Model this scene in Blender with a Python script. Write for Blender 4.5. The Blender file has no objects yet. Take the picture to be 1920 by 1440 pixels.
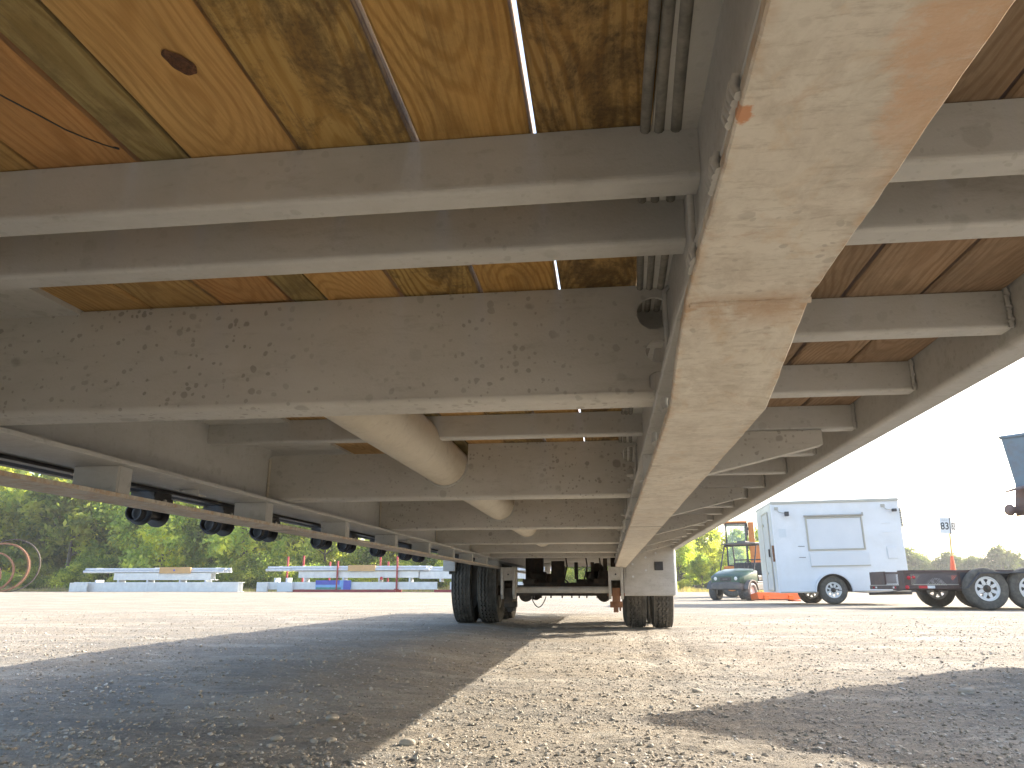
import bpy, bmesh, math, random
import numpy as np
from mathutils import Vector, Matrix, noise
random.seed(7); RNG = np.random.default_rng(7)
S = bpy.context.scene; COL = S.collection
R = math.radians

# ---------------------------------------------------------------- camera
F_PX, CAM_Z = 1400.0, 0.50
TH = math.atan(382 / F_PX); PS = math.atan(180 / math.hypot(F_PX, 382))
cam = bpy.data.objects.new('camera', bpy.data.cameras.new('camera')); COL.objects.link(cam)
cam.data.sensor_fit = 'HORIZONTAL'; cam.data.sensor_width = 36; cam.data.lens = 36 * F_PX / 1920
cam.data.clip_start = 0.02; cam.data.clip_end = 3000
cam.location = (0, 0, CAM_Z); cam.rotation_euler = (R(90) + TH, 0, PS)
S.camera = cam

# ---------------------------------------------------------------- sky, sun, exposure
SUN_T, SUN_S = 1.68, 1.25                      # sideways / lengthwise run of a shadow per metre of height
SUN_EL = math.atan(1 / math.hypot(SUN_T, SUN_S)); SUN_AZ = math.atan2(SUN_T, SUN_S)   # from +Y towards +X
w = bpy.data.worlds.new('World'); S.world = w; w.use_nodes = True
nt = w.node_tree; bg = nt.nodes['Background']
sky = nt.nodes.new('ShaderNodeTexSky'); sky.sky_type = 'NISHITA'; sky.sun_disc = False
sky.sun_elevation = SUN_EL; sky.sun_rotation = SUN_AZ; sky.dust_density = 3.2; sky.air_density = 1.0
nt.links.new(sky.outputs[0], bg.inputs[0]); bg.inputs[1].default_value = 0.15
sl = bpy.data.lights.new('sun', 'SUN'); sl.energy = 3.75; sl.angle = R(0.55); sl.color = (1.0, 0.92, 0.80)
sun = bpy.data.objects.new('sun', sl); COL.objects.link(sun)
sun.rotation_euler = Vector((SUN_T, SUN_S, 1)).to_track_quat('Z', 'Y').to_euler()
S.view_settings.view_transform = 'Standard'; S.view_settings.look = 'None'
S.view_settings.exposure = 1.95; S.view_settings.gamma = 1.0; S.view_settings.use_curve_mapping = False
S.render.engine = 'CYCLES'
S.cycles.max_bounces = 9; S.cycles.diffuse_bounces = 6; S.cycles.glossy_bounces = 3
S.cycles.transmission_bounces = 4; S.cycles.use_denoising = True
S.cycles.sample_clamp_indirect = 8

# ---------------------------------------------------------------- helpers
def link(o, parent=None):
    COL.objects.link(o)
    if parent is not None: o.parent = parent
    return o
def tag(o, label=None, cat=None, group=None, kind=None):
    for k, v in (('label', label), ('category', cat), ('group', group), ('kind', kind)):
        if v: o[k] = v
    return o
def thing(name, label, cat, loc=(0, 0, 0), rz=0, group=None, rot=None):
    o = bpy.data.objects.new(name, None); link(o); o.location = loc
    o.rotation_euler = rot if rot else (0, 0, rz); o.empty_display_size = 0.2
    return tag(o, label, cat, group)
def copy_tree(o, parent=None):
    c = o.copy(); COL.objects.link(c); c.parent = parent
    for ch in list(o.children): copy_tree(ch, c)
    return c

class MB:
    """collects shapes, builds ONE mesh object"""
    def __init__(s): s.v = []; s.f = []; s.sm = []
    def add(s, vs, fs, smooth=False):
        n = len(s.v); s.v += [tuple(v) for v in vs]; s.f += [tuple(i + n for i in f) for f in fs]
        s.sm += [smooth] * len(fs); return s
    def box(s, x0, x1, y0, y1, z0, z1, M=None):
        vs = [(x, y, z) for z in (z0, z1) for y in (y0, y1) for x in (x0, x1)]
        if M is not None: vs = [tuple(M @ Vector(v)) for v in vs]
        return s.add(vs, [(0, 2, 3, 1), (4, 5, 7, 6), (0, 1, 5, 4), (2, 6, 7, 3), (0, 4, 6, 2), (1, 3, 7, 5)])
    def tube(s, pts, r, n=10, cap=True, smooth=True):
        pts = [Vector(p) for p in pts]; rs = r if isinstance(r, (list, tuple)) else [r] * len(pts)
        vs = []; prev = None
        for i, p in enumerate(pts):
            d = (pts[min(i + 1, len(pts) - 1)] - pts[max(i - 1, 0)]).normalized()
            if prev is None:
                a = d.orthogonal().normalized()
            else:
                a = (prev - d * prev.dot(d)); a = a.normalized() if a.length > 1e-6 else d.orthogonal().normalized()
            prev = a; b = d.cross(a)
            for k in range(n):
                t = 2 * math.pi * k / n
                vs.append(p + (a * math.cos(t) + b * math.sin(t)) * rs[i])
        fs = [(i * n + k, i * n + (k + 1) % n, (i + 1) * n + (k + 1) % n, (i + 1) * n + k) for i in range(len(pts) - 1) for k in range(n)]
        s.add(vs, fs, smooth)
        if cap:
            m = len(pts) - 1
            s.add(vs[:n], [tuple(range(n))[::-1]]); s.add(vs[m * n:], [tuple(range(n))])
        return s
    def cyl(s, a, b, r, n=20, smooth=True): return s.tube([a, b], r, n, True, smooth)
    def lathe(s, prof, n=32, axis='X', c=(0, 0, 0), closed=False):
        """prof: (along axis, radius)"""
        vs = []; c = Vector(c)
        for k in range(n):
            t = 2 * math.pi * k / n; q = (math.cos(t), math.sin(t))
            for (h, r) in prof:
                v = {'X': (h, r * q[0], r * q[1]), 'Y': (r * q[0], h, r * q[1]), 'Z': (r * q[0], r * q[1], h)}[axis]
                vs.append(c + Vector(v))
        m = len(prof); e = m if closed else m - 1
        fs = [(k * m + i, k * m + (i + 1) % m, ((k + 1) % n) * m + (i + 1) % m, ((k + 1) % n) * m + i) for k in range(n) for i in range(e)]
        return s.add(vs, fs, True)
    def extrude(s, prof, a, b, axis='X'):
        """closed polygon profile pushed along an axis; prof in the other two axes"""
        def P(p, h): return {'X': (h, p[0], p[1]), 'Y': (p[0], h, p[1]), 'Z': (p[0], p[1], h)}[axis]
        m = len(prof); vs = [P(p, a) for p in prof] + [P(p, b) for p in prof]
        fs = [(i, (i + 1) % m, m + (i + 1) % m, m + i) for i in range(m)]
        fs += [tuple(range(m))[::-1], tuple(range(m, 2 * m))]
        return s.add(vs, fs)
    def build(s, name, mat, parent=None, bevel=0, fix=True, M=None):
        me = bpy.data.meshes.new(name); me.from_pydata(s.v, [], s.f); me.update()
        me.polygons.foreach_set('use_smooth', s.sm)
        if fix:
            bm = bmesh.new(); bm.from_mesh(me); bmesh.ops.recalc_face_normals(bm, faces=bm.faces); bm.to_mesh(me); bm.free()
        if M is not None: me.transform(M)
        me.materials.append(mat)
        o = bpy.data.objects.new(name, me); link(o, parent)
        if bevel:
            b = o.modifiers.new('bevel', 'BEVEL'); b.width = bevel; b.segments = 2; b.limit_method = 'ANGLE'
        return o

def plate(name, outer, holes, depth, mat, parent, M):
    """flat plate with real holes cut through, outlines in x,y, thickness along local z"""
    cu = bpy.data.curves.new(name, 'CURVE'); cu.dimensions = '2D'; cu.fill_mode = 'BOTH'; cu.extrude = depth / 2
    for ring in [outer] + holes:
        sp = cu.splines.new('POLY'); sp.points.add(len(ring) - 1); sp.use_cyclic_u = True
        for p, q in zip(sp.points, ring): p.co = (q[0], q[1], 0, 1)
    t = bpy.data.objects.new(name, cu)
    me = bpy.data.meshes.new_from_object(t); bpy.data.objects.remove(t); bpy.data.curves.remove(cu)
    me.transform(M); me.materials.append(mat); me.name = name
    return link(bpy.data.objects.new(name, me), parent)
def ring(cx, cy, r, n=28): return [(cx + r * math.cos(2 * math.pi * k / n), cy + r * math.sin(2 * math.pi * k / n)) for k in range(n)]
XZ = Matrix.Rotation(R(90), 4, 'X')            # local x,y -> world x,z
def np_mesh(name, V, Fa, mat, smooth=False, parent=None, loc=None):
    me = bpy.data.meshes.new(name); V = np.asarray(V, np.float32); Fa = np.asarray(Fa, np.int32); k = Fa.shape[1]
    me.vertices.add(len(V)); me.vertices.foreach_set('co', V.ravel())
    me.loops.add(Fa.size); me.loops.foreach_set('vertex_index', Fa.ravel())
    me.polygons.add(len(Fa)); me.polygons.foreach_set('loop_start', np.arange(0, Fa.size, k, dtype=np.int32))
    me.polygons.foreach_set('use_smooth', np.full(len(Fa), smooth))
    me.update(calc_edges=True); me.materials.append(mat)
    o = bpy.data.objects.new(name, me); link(o, parent)
    if loc: o.location = loc
    return o

# ---------------------------------------------------------------- materials
class NT:
    def __init__(s, name, rough=0.5, metal=0.0, color=(.5, .5, .5), spec=0.5):
        s.m = bpy.data.materials.new(name); s.m.use_nodes = True; s.t = s.m.node_tree
        s.b = s.t.nodes['Principled BSDF']; s.out = s.t.nodes['Material Output']
        s.b.inputs['Roughness'].default_value = rough; s.b.inputs['Metallic'].default_value = metal
        s.b.inputs['Base Color'].default_value = (*color, 1); s.b.inputs['Specular IOR Level'].default_value = spec
    def n(s, typ, **kw):
        nd = s.t.nodes.new('ShaderNode' + typ)
        for k, v in kw.items():
            if k in nd.inputs: nd.inputs[k].default_value = v
            else: setattr(nd, k, v)
        return nd
    def l(s, a, b): s.t.links.new(a, b)
    def pos(s): return s.n('NewGeometry').outputs['Position']
    def obj(s): return s.n('TexCoord').outputs['Object']
    def map(s, src, scale=(1, 1, 1), loc=(0, 0, 0)):
        m = s.n('Mapping'); m.inputs['Scale'].default_value = scale; m.inputs['Location'].default_value = loc
        s.l(src, m.inputs[0]); return m.outputs[0]
    def noise(s, vec, scale=5, detail=4, rough=.55, dist=0):
        n = s.n('TexNoise'); n.inputs['Scale'].default_value = scale; n.inputs['Detail'].default_value = detail
        n.inputs['Roughness'].default_value = rough; n.inputs['Distortion'].default_value = dist
        s.l(vec, n.inputs['Vector']); return n.outputs['Fac']
    def vor(s, vec, scale=5, feature='F1', out='Distance', rnd=1.0):
        n = s.n('TexVoronoi'); n.feature = feature; n.inputs['Scale'].default_value = scale
        n.inputs['Randomness'].default_value = rnd; s.l(vec, n.inputs['Vector']); return n.outputs[out]
    def ramp(s, fac, stops):
        r = s.n('ValToRGB'); e = r.color_ramp.elements
        while len(e) < len(stops): e.new(0.5)
        for q, (p, c) in zip(e, stops):
            q.position = p; q.color = (*c, 1) if isinstance(c, tuple) else (c, c, c, 1)
        s.l(fac, r.inputs[0]); return r.outputs[0]
    def mix(s, fac, a, b, typ='MIX'):
        m = s.n('Mix'); m.data_type = 'RGBA'; m.blend_type = typ
        for v, i in ((fac, 0), (a, 6), (b, 7)):
            if hasattr(v, 'links'): s.l(v, m.inputs[i])
            elif isinstance(v, tuple): m.inputs[i].default_value = (*v, 1)
            else: m.inputs[i].default_value = v
        return m.outputs[2]
    def math(s, op, a, b=0.0, clamp=False):
        m = s.n('Math'); m.operation = op; m.use_clamp = clamp
        for v, i in ((a, 0), (b, 1)):
            if hasattr(v, 'links'): s.l(v, m.inputs[i])
            else: m.inputs[i].default_value = v
        return m.outputs[0]
    def sep(s, vec): 
        n = s.n('SeparateXYZ'); s.l(vec, n.inputs[0]); return n.outputs
    def col(s, c): s.l(c, s.b.inputs['Base Color'])
    def rough(s, c): s.l(c, s.b.inputs['Roughness'])
    def bump(s, h, strength=.3, dist=.01, prev=None):
        b = s.n('Bump'); b.inputs['Strength'].default_value = strength; b.inputs['Distance'].default_value = dist
        s.l(h, b.inputs['Height'])
        if prev is not None: s.l(prev, b.inputs['Normal'])
        s.l(b.outputs[0], s.b.inputs['Normal']); return b.outputs[0]

def steel(name, base=(.425, .43, .42), dirt=(.32, .305, .275), spots=.22, rust=0.0, near=False):
    m = NT(name, .55, 0.0); P = m.pos()
    big = m.noise(P, 2.6, 5, .65); fine = m.noise(P, 70, 5, .65)
    d = m.ramp(m.noise(m.map(P, (1.2, 1.2, 3)), 4.5, 8, .72), [(.40, 0.0), (.72, 1.0)])
    c = m.mix(m.math('MULTIPLY', d, .55), base, dirt)
    c = m.mix(m.ramp(big, [(.35, 0.0), (.68, .5)]), c, tuple(x * 1.22 for x in base))
    # dusty runs down the webs and wiped patches
    runs = m.ramp(m.noise(m.map(P, (1, 1, .09)), 26, 5, .7), [(.52, 0.0), (.70, 1.0)])
    c = m.mix(m.math('MULTIPLY', runs, .20), c, (.46, .44, .40))
    grime = m.ramp(m.noise(m.map(P, (.35, 1, 1.2)), 22, 8, .78), [(.54, 0.0), (.68, 1.0)])
    c = m.mix(m.math('MULTIPLY', grime, .30), c, (.19, .165, .135))
    if spots:
        wob = m.n('VectorMath'); wob.operation = 'ADD'
        nz = m.n('TexNoise'); nz.inputs['Scale'].default_value = 40; m.l(P, nz.inputs['Vector'])
        sc = m.n('VectorMath'); sc.operation = 'SCALE'; sc.inputs['Scale'].default_value = .012; m.l(nz.outputs['Color'], sc.inputs[0])
        m.l(P, wob.inputs[0]); m.l(sc.outputs[0], wob.inputs[1]); W = wob.outputs[0]
        total = None
        for scl, th, off in ((20, .30, 0), (48, .34, 3.3), (90, .40, 7.7)):
            v = m.n('TexVoronoi'); v.inputs['Scale'].default_value = scl; m.l(m.map(W, loc=(off, off, off)), v.inputs['Vector'])
            rs = m.sep(v.outputs['Color'])[0]
            rad = m.math('MULTIPLY', m.math('POWER', m.math('MAXIMUM', m.math('SUBTRACT', rs, .25), 0.0), 2.0), th * 2.1)
            msk = m.math('MULTIPLY', m.math('SUBTRACT', rad, v.outputs['Distance'], ), 14.0, True)
            total = msk if total is None else m.math('MAXIMUM', total, msk)
        area = m.ramp(m.noise(P, 3.1, 4, .6), [(.38, .10), (.60, 1.0)])
        c = m.mix(m.math('MULTIPLY', m.math('MULTIPLY', total, area), spots), c, (.125, .11, .09))
    if rust:
        rz = m.noise(P, 14, 6, .7, .6)
        if near:
            x = m.sep(P)[0]; y = m.sep(P)[1]
            mott = m.noise(m.map(P, (1, .8, 1)), 16, 9, .75, .5)
            c = m.mix(m.ramp(mott, [(.38, .75), (.56, 0.0)]), c, (.40, .36, .30))
            c = m.mix(m.ramp(m.noise(m.map(P, (1, .7, 1), (4, 2, 1)), 11, 8, .75, .4), [(.50, 0.0), (.62, .65)]), c, (.60, .56, .49))
            c = m.mix(m.ramp(m.noise(m.map(P, (1, 3.5, 1)), 34, 6, .75), [(.52, 0.0), (.66, .5)]), c, (.31, .27, .215))
            c = m.mix(m.ramp(m.noise(m.map(P, (1, .8, 1), (9, 9, 1)), 19, 7, .7, .6), [(.55, 0.0), (.68, .42)]), c, (.47, .33, .18))
            # flaked paint over orange primer along the outer edge of the front end, and one chip at the inner edge
            ed = m.math('SUBTRACT', m.math('ADD', x, m.math('MULTIPLY', m.noise(P, 13, 9, .72, .5), .105)), m.math('ADD', .204, m.math('MULTIPLY', m.math('SUBTRACT', y, .30), .09)))
            a = m.math('MULTIPLY', m.math('MULTIPLY', ed, 75.0, True), m.math('MULTIPLY', m.math('SUBTRACT', .50, y), 9.0, True))
            a = m.math('MULTIPLY', a, m.ramp(m.noise(P, 60, 6, .75), [(.30, .35), (.5, 1.0)]))
            c = m.mix(m.math('MULTIPLY', a, .62), c, (.55, .32, .17))
            cx_ = m.math('MULTIPLY', m.math('SUBTRACT', x, .087), 150.0); cy_ = m.math('MULTIPLY', m.math('SUBTRACT', y, .391), 110.0)
            ch = m.math('SUBTRACT', 1.1, m.math('SQRT', m.math('ADD', m.math('MULTIPLY', cx_, cx_), m.math('MULTIPLY', cy_, cy_))))
            ch = m.math('MULTIPLY', m.math('ADD', ch, m.math('MULTIPLY', m.math('SUBTRACT', m.noise(P, 160, 4, .6), .5), 1.6)), 3.0, True)
            c = m.mix(m.math('MULTIPLY', ch, .85), c, (.50, .20, .07))
            seam = m.math('MULTIPLY', m.math('SUBTRACT', .040, m.math('ABSOLUTE', m.math('SUBTRACT', y, .70))), 30.0, True)
            c = m.mix(m.math('MULTIPLY', m.math('MULTIPLY', seam, m.ramp(rz, [(.40, 0.0), (.56, 1.0)])), .55), c, (.36, .20, .09))
            rim_ = m.math('ADD', m.math('MULTIPLY', m.math('SUBTRACT', .092, x), 120.0, True), m.math('MULTIPLY', m.math('SUBTRACT', x, .189), 120.0, True), True)
            c = m.mix(m.math('MULTIPLY', m.math('MULTIPLY', rim_, m.ramp(m.noise(P, 40, 6, .7), [(.45, 0.0), (.6, 1.0)])), .5), c, (.42, .24, .10))
        c = m.mix(m.math('MULTIPLY', m.ramp(rz, [(.62, 0.0), (.72, 1.0)]), rust), c, (.34, .17, .07))
    m.col(c)
    m.rough(m.ramp(fine, [(.3, .42), (.7, .68)]))
    grain = m.noise(P, 240, 3, .6)
    b = m.bump(m.noise(P, 30, 5, .6), .18, .004); m.bump(grain, .16, .0015, b)
    return m.m
M_STEEL = steel('painted_steel')
M_STEEL_B = steel('painted_steel_spotted', (.44, .435, .41), (.33, .31, .27), .52)
M_PLATE = steel('painted_plate', (.56, .535, .475), (.46, .41, .33), .42, .35, True)
M_PIPE = steel('painted_pipe', (.50, .46, .38), (.38, .33, .25), .15)
M_BOX = steel('aluminium_panel', (.48, .465, .43), (.27, .24, .19), .2)

def wood(name):
    m = NT(name, .75, 0, spec=.2); O = m.obj(); info = m.n('ObjectInfo'); rnd = info.outputs['Random']; mild = info.outputs['Alpha']
    off = m.n('CombineXYZ'); m.l(m.math('MULTIPLY', rnd, 37.0), off.inputs[1])
    ad = m.n('VectorMath'); ad.operation = 'ADD'; m.l(O, ad.inputs[0]); m.l(off.outputs[0], ad.inputs[1]); P = ad.outputs[0]
    x, y, z = m.sep(P)
    # growth rings cut lengthwise: distance to a pith line that wanders along the board
    x0 = m.math('MULTIPLY', m.math('SUBTRACT', m.noise(m.map(P, (0, .9, 0)), 1.0, 2, .5), .5), .22)
    z0 = m.math('ADD', m.math('MULTIPLY', m.noise(m.map(P, (0, 1.6, 0), (5, 3, 1)), 1.0, 2, .5), .16), -.035)
    dx = m.math('SUBTRACT', x, x0); dz = m.math('ADD', z, z0)
    rr_ = m.math('SQRT', m.math('ADD', m.math('MULTIPLY', dx, dx), m.math('MULTIPLY', dz, dz)))
    wob = m.math('MULTIPLY', m.noise(m.map(P, (1, .16, 1)), 14, 4, .6), .022)
    ringv = m.math('SINE', m.math('MULTIPLY', m.math('ADD', rr_, wob), 820.0))
    late = m.ramp(m.math('MULTIPLY', m.math('ADD', ringv, 1.0), .5), [(.45, 0.0), (.95, 1.0)])
    fine = m.noise(m.map(P, (1, .035, 1)), 260, 5, .7)
    base = info.outputs['Color']
    dark = m.mix(1.0, base, (.52, .40, .26), 'MULTIPLY'); light = m.mix(1.0, base, (1.18, 1.13, 1.0), 'MULTIPLY')
    amt = m.math('MULTIPLY', m.ramp(m.noise(m.map(P, (1, .5, 1)), 5, 3, .5), [(.35, .25), (.65, .9)]), m.math('ADD', m.math('MULTIPLY', mild, .5), .5))
    c = m.mix(m.math('MULTIPLY', late, amt), light, dark)
    c = m.mix(m.ramp(fine, [(.36, .40), (.56, 0.0)]), c, dark)
    c = m.mix(m.ramp(m.noise(m.map(P, (1, .4, 1)), 8, 5, .65), [(.35, 0.0), (.7, .45)]), c, m.mix(1.0, base, (1.15, .90, .62), 'MULTIPLY'))
    # mildew blotches and water stains, stronger on some boards
    bl = m.ramp(m.noise(m.map(P, (1.3, .7, 1)), 11, 10, .78, .3), [(.46, 0.0), (.58, 1.0)])
    bl = m.math('MULTIPLY', bl, m.ramp(m.noise(P, 120, 4, .7), [(.3, .55), (.6, 1.0)]))
    c = m.mix(m.math('MULTIPLY', bl, m.math('MULTIPLY', mild, .85)), c, (.075, .052, .03))
    streak = m.ramp(m.noise(m.map(P, (1, .06, 1)), 60, 6, .72), [(.56, 0.0), (.68, 1.0)])
    c = m.mix(m.math('MULTIPLY', streak, m.math('ADD', m.math('MULTIPLY', mild, .7), .12)), c, (.13, .09, .05))
    c = m.mix(m.ramp(m.noise(P, 34, 8, .8), [(.60, 0.0), (.75, .45)]), c, (.16, .13, .09))
    m.col(c)
    b = m.bump(late, .25, .0012); m.bump(fine, .35, .0012, b)
    return m.m
M_WOOD = wood('pine_plank')

def simple(name, color, rough=.5, metal=0, var=.12, scale=8, bump=.0, dirt=None, dscale=5, damt=.5, spec=.5):
    m = NT(name, rough, metal, spec=spec); O = m.obj()
    c = m.mix(m.ramp(m.noise(O, scale, 5, .6), [(.3, 0.0), (.7, 1.0)]), tuple(x * (1 - var) for x in color), tuple(min(1, x * (1 + var)) for x in color))
    if dirt: c = m.mix(m.math('MULTIPLY', m.ramp(m.noise(O, dscale, 6, .7), [(.45, 0.0), (.68, 1.0)]), damt), c, dirt)
    m.col(c)
    if bump: m.bump(m.noise(O, scale * 6, 4, .6), bump, .004)
    return m.m
M_RUBBER = simple('tyre_rubber', (.095, .088, .076), .9, 0, .2, 14, .25, (.20, .18, .145), 9, .55, .2)
M_HOSE = simple('dusty_hose', (.17, .165, .15), .7, 0, .3, 60, .2, (.33, .31, .27), 22, .6)
M_BLACK = simple('black_steel', (.035, .037, .042), .5, 0, .3, 20, .15, (.09, .08, .07), 9, .5)
M_DARK = simple('oily_steel', (.045, .038, .030), .6, .2, .35, 20, .2, (.13, .08, .045), 9, .6)
M_RUST = simple('rusted_steel', (.22, .10, .05), .85, 0, .3, 9, .3, (.35, .22, .14), 5, .5)
M_HANG = simple('hanger_paint', (.46, .45, .42), .5, 0, .1, 12, .1, (.22, .17, .12), 8, .5)
M_WHITE = simple('white_trailer_skin', (.74, .76, .78), .22, 0, .03, 2, 0, (.60, .60, .58), 1.2, .4)
M_PANEL = simple('shutter_panel', (.66, .68, .70), .3, 0, .03, 2)
M_TRIM = simple('aluminium_trim', (.42, .40, .35), .35, .6, .06, 6)
M_RIMW = simple('white_rim', (.72, .72, .70), .35, 0, .04, 10, 0, (.35, .28, .2), 9, .3)
M_GALV = simple('galvanised_steel', (.60, .62, .64), .38, .35, .1, 6, .1)
M_GALV2 = simple('galvanised_channel', (.66, .68, .68), .45, .15, .08, 3, .1, (.50, .50, .48), 2, .5)
M_REDP = simple('red_rack_paint', (.30, .035, .04), .5, 0, .2, 4, .1, (.16, .05, .03), 3, .5)
M_CARD = simple('cardboard', (.52, .33, .15), .8, 0, .08, 6)
M_ORANGE = simple('orange_paint', (.85, .16, .03), .45, 0, .08, 4, 0, (.45, .12, .04), 4, .4)
M_ORANGE2 = simple('orange_machine_paint', (.62, .22, .05), .5, 0, .1, 4, 0, (.2, .1, .05), 4, .5)
M_GREENP = simple('green_hood_plastic', (.03, .085, .062), .32, 0, .1, 3, 0, (.13, .13, .11), 3, .35)
M_GREYP = simple('grey_plastic', (.10, .10, .10), .6, 0, .1, 5, .1, (.2, .18, .15), 4, .5)
M_BROWNF = simple('brown_black_frame_paint', (.055, .032, .03), .5, 0, .25, 3, .1, (.14, .075, .05), 5, .5)
M_NAVY = simple('dark_frame_paint', (.03, .037, .05), .5, 0, .2, 3, .1, (.09, .07, .06), 5, .5)
M_HOPPER = simple('blue_grey_hopper_paint', (.20, .26, .31), .55, 0, .1, 3, .15, (.20, .12, .09), 4.5, .55)
M_HRUST = simple('rusty_hopper_lip', (.26, .16, .12), .8, 0, .25, 8, .3, (.22, .26, .30), 3, .6)
M_SIGN = simple('white_sign', (.62, .66, .68), .5, 0, .04, 2)
M_INK = simple('black_ink', (.03, .035, .045), .7, 0, .02, 2)
M_GREYINK = simple('grey_ink', (.35, .39, .42), .7, 0, .02, 2)
M_YELLOW = simple('yellow_post', (.62, .42, .14), .6, 0, .15, 5)
M_REDO = simple('orange_red_post', (.80, .13, .05), .6, 0, .1, 5)
M_TAIL = simple('red_lens', (.50, .02, .03), .2, 0, .05, 5)
M_LENS = simple('clear_lens', (.70, .72, .72), .15, 0, .05, 5)
M_WOODLOG = simple('weathered_timber', (.30, .24, .18), .85, 0, .2, 3, .3)
M_BLUEP = simple('blue_print_label', (.07, .09, .42), .5, 0, .1, 3)
M_SKYP = simple('light_blue_print', (.16, .35, .62), .5, 0, .2, 2)
M_TEALP = simple('green_print', (.06, .22, .18), .5, 0, .3, 4)
def glass(name, col, a):
    m = NT(name, .05, 0, col); m.b.inputs['Transmission Weight'].default_value = a; m.b.inputs['IOR'].default_value = 1.1
    return m.m
M_GLASS = glass('cab_glass', (.75, .90, .85), .85)
def mesh_mat():
    m = NT('expanded_metal', .5, .3, (.13, .11, .11)); return m.m
M_MESH = mesh_mat()

def bark():
    m = NT('bark', .9); O = m.obj()
    n = m.noise(m.map(O, (1, 1, .2)), 22, 5, .7); m.col(m.ramp(n, [(.3, (.07, .055, .04)), (.7, (.26, .22, .17))])); m.bump(n, .6, .02); return m.m
M_BARK = bark()
def leaf(name, a, b, yel, tr=.35):
    m = NT(name, .55, 0, spec=.3); g = m.n('NewGeometry'); O = m.obj(); info = m.n('ObjectInfo')
    c = m.mix(g.outputs['Random Per Island'], a, b)
    ad = m.n('VectorMath'); ad.operation = 'ADD'; m.l(g.outputs['Position'], ad.inputs[0]); m.l(info.outputs['Location'], ad.inputs[1])
    c = m.mix(m.ramp(m.noise(ad.outputs[0], .55, 3, .6), [(.46, 0.0), (.62, .9)]), c, yel)
    hs = m.n('HueSaturation'); m.l(c, hs.inputs['Color']); m.l(m.math('ADD', m.math('MULTIPLY', info.outputs['Random'], .7), .7), hs.inputs['Value']); c = hs.outputs[0]
    m.col(c)
    tl = m.n('BsdfTranslucent'); m.l(m.mix(1.0, c, (1.5, 1.6, .7), 'MULTIPLY'), tl.inputs[0])
    ms = m.n('MixShader'); ms.inputs[0].default_value = tr; m.l(m.b.outputs[0], ms.inputs[1]); m.l(tl.outputs[0], ms.inputs[2]); m.l(ms.outputs[0], m.out.inputs[0])
    return m.m
M_LEAF = leaf('leaf_green', (.14, .20, .06), (.32, .37, .11), (.58, .55, .14), .62)
M_LEAF_FAR = leaf('leaf_far', (.09, .125, .06), (.14, .17, .085), (.19, .20, .10), .4)
M_DRY = leaf('dry_grass', (.40, .30, .15), (.55, .42, .22), (.25, .26, .10), .3)

def gravel():
    m = NT('gravel', .95, 0, spec=.15); P = m.pos()
    flat = m.map(P, (1, 1, 0))
    big = m.noise(flat, .35, 4, .6); mid = m.noise(flat, 2.2, 6, .65)
    dust = m.mix(m.ramp(big, [(.35, 0.0), (.65, 1.0)]), (.345, .295, .228), (.30, .27, .225))
    dust = m.mix(m.ramp(mid, [(.35, 0.0), (.7, .6)]), dust, (.395, .345, .27))
    v = m.n('TexVoronoi'); v.inputs['Scale'].default_value = 62; m.l(P, v.inputs['Vector'])
    v2 = m.n('TexVoronoi'); v2.inputs['Scale'].default_value = 150; m.l(P, v2.inputs['Vector'])
    hsv = m.sep(v.outputs['Color'])
    stone = m.ramp(hsv[0], [(.0, (.20, .175, .15)), (.45, (.36, .32, .26)), (.8, (.46, .42, .36)), (1.0, (.58, .55, .50))])
    cov = m.math('MULTIPLY', m.math('GREATER_THAN', hsv[1], m.ramp(m.noise(flat, 5, 4, .6), [(.35, .15), (.65, .8)])), m.ramp(v.outputs['Distance'], [(.35, 1.0), (.5, 0.0)]))
    c = m.mix(m.math('MULTIPLY', cov, .75), dust, stone)
    c = m.mix(m.ramp(m.noise(flat, 45, 5, .75), [(.35, .6), (.55, 0.0)]), c, (.20, .165, .125))
    c = m.mix(m.ramp(m.noise(m.map(P, (.35, 1.0, 0)), 1.3, 8, .8), [(.44, .55), (.54, 0.0)]), c, (.25, .235, .21))
    c = m.mix(m.ramp(m.noise(m.map(P, (.5, 1.4, 0), (7, 3, 0)), .9, 9, .8), [(.50, 0.0), (.58, .55)]), c, (.47, .43, .36))
    m.col(c)
    h1 = m.math('SUBTRACT', 1.0, v.outputs['Distance']); h2 = m.math('SUBTRACT', 1.0, v2.outputs['Distance'])
    b = m.bump(m.math('MULTIPLY', h1, cov), .9, .012)
    b = m.bump(m.noise(flat, 26, 8, .76), 1.0, .022, b)
    b = m.bump(h2, .7, .004, b)
    m.bump(m.noise(flat, 4, 6, .65), .5, .05, b)
    return m.m
M_GRAVEL = gravel()
def pebble():
    m = NT('pebble', .9, 0, spec=.2); g = m.n('NewGeometry')
    c = m.ramp(g.outputs['Random Per Island'], [(0, (.25, .215, .175)), (.5, (.37, .325, .26)), (.85, (.45, .41, .35)), (1, (.58, .55, .50))])
    m.col(m.mix(m.ramp(m.noise(g.outputs['Position'], 90, 4, .7), [(.35, .5), (.6, 0.0)]), c, (.38, .32, .24)))
    m.bump(m.noise(g.outputs['Position'], 160, 4, .7), .4, .003); return m.m
M_PEBBLE = pebble()

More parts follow.
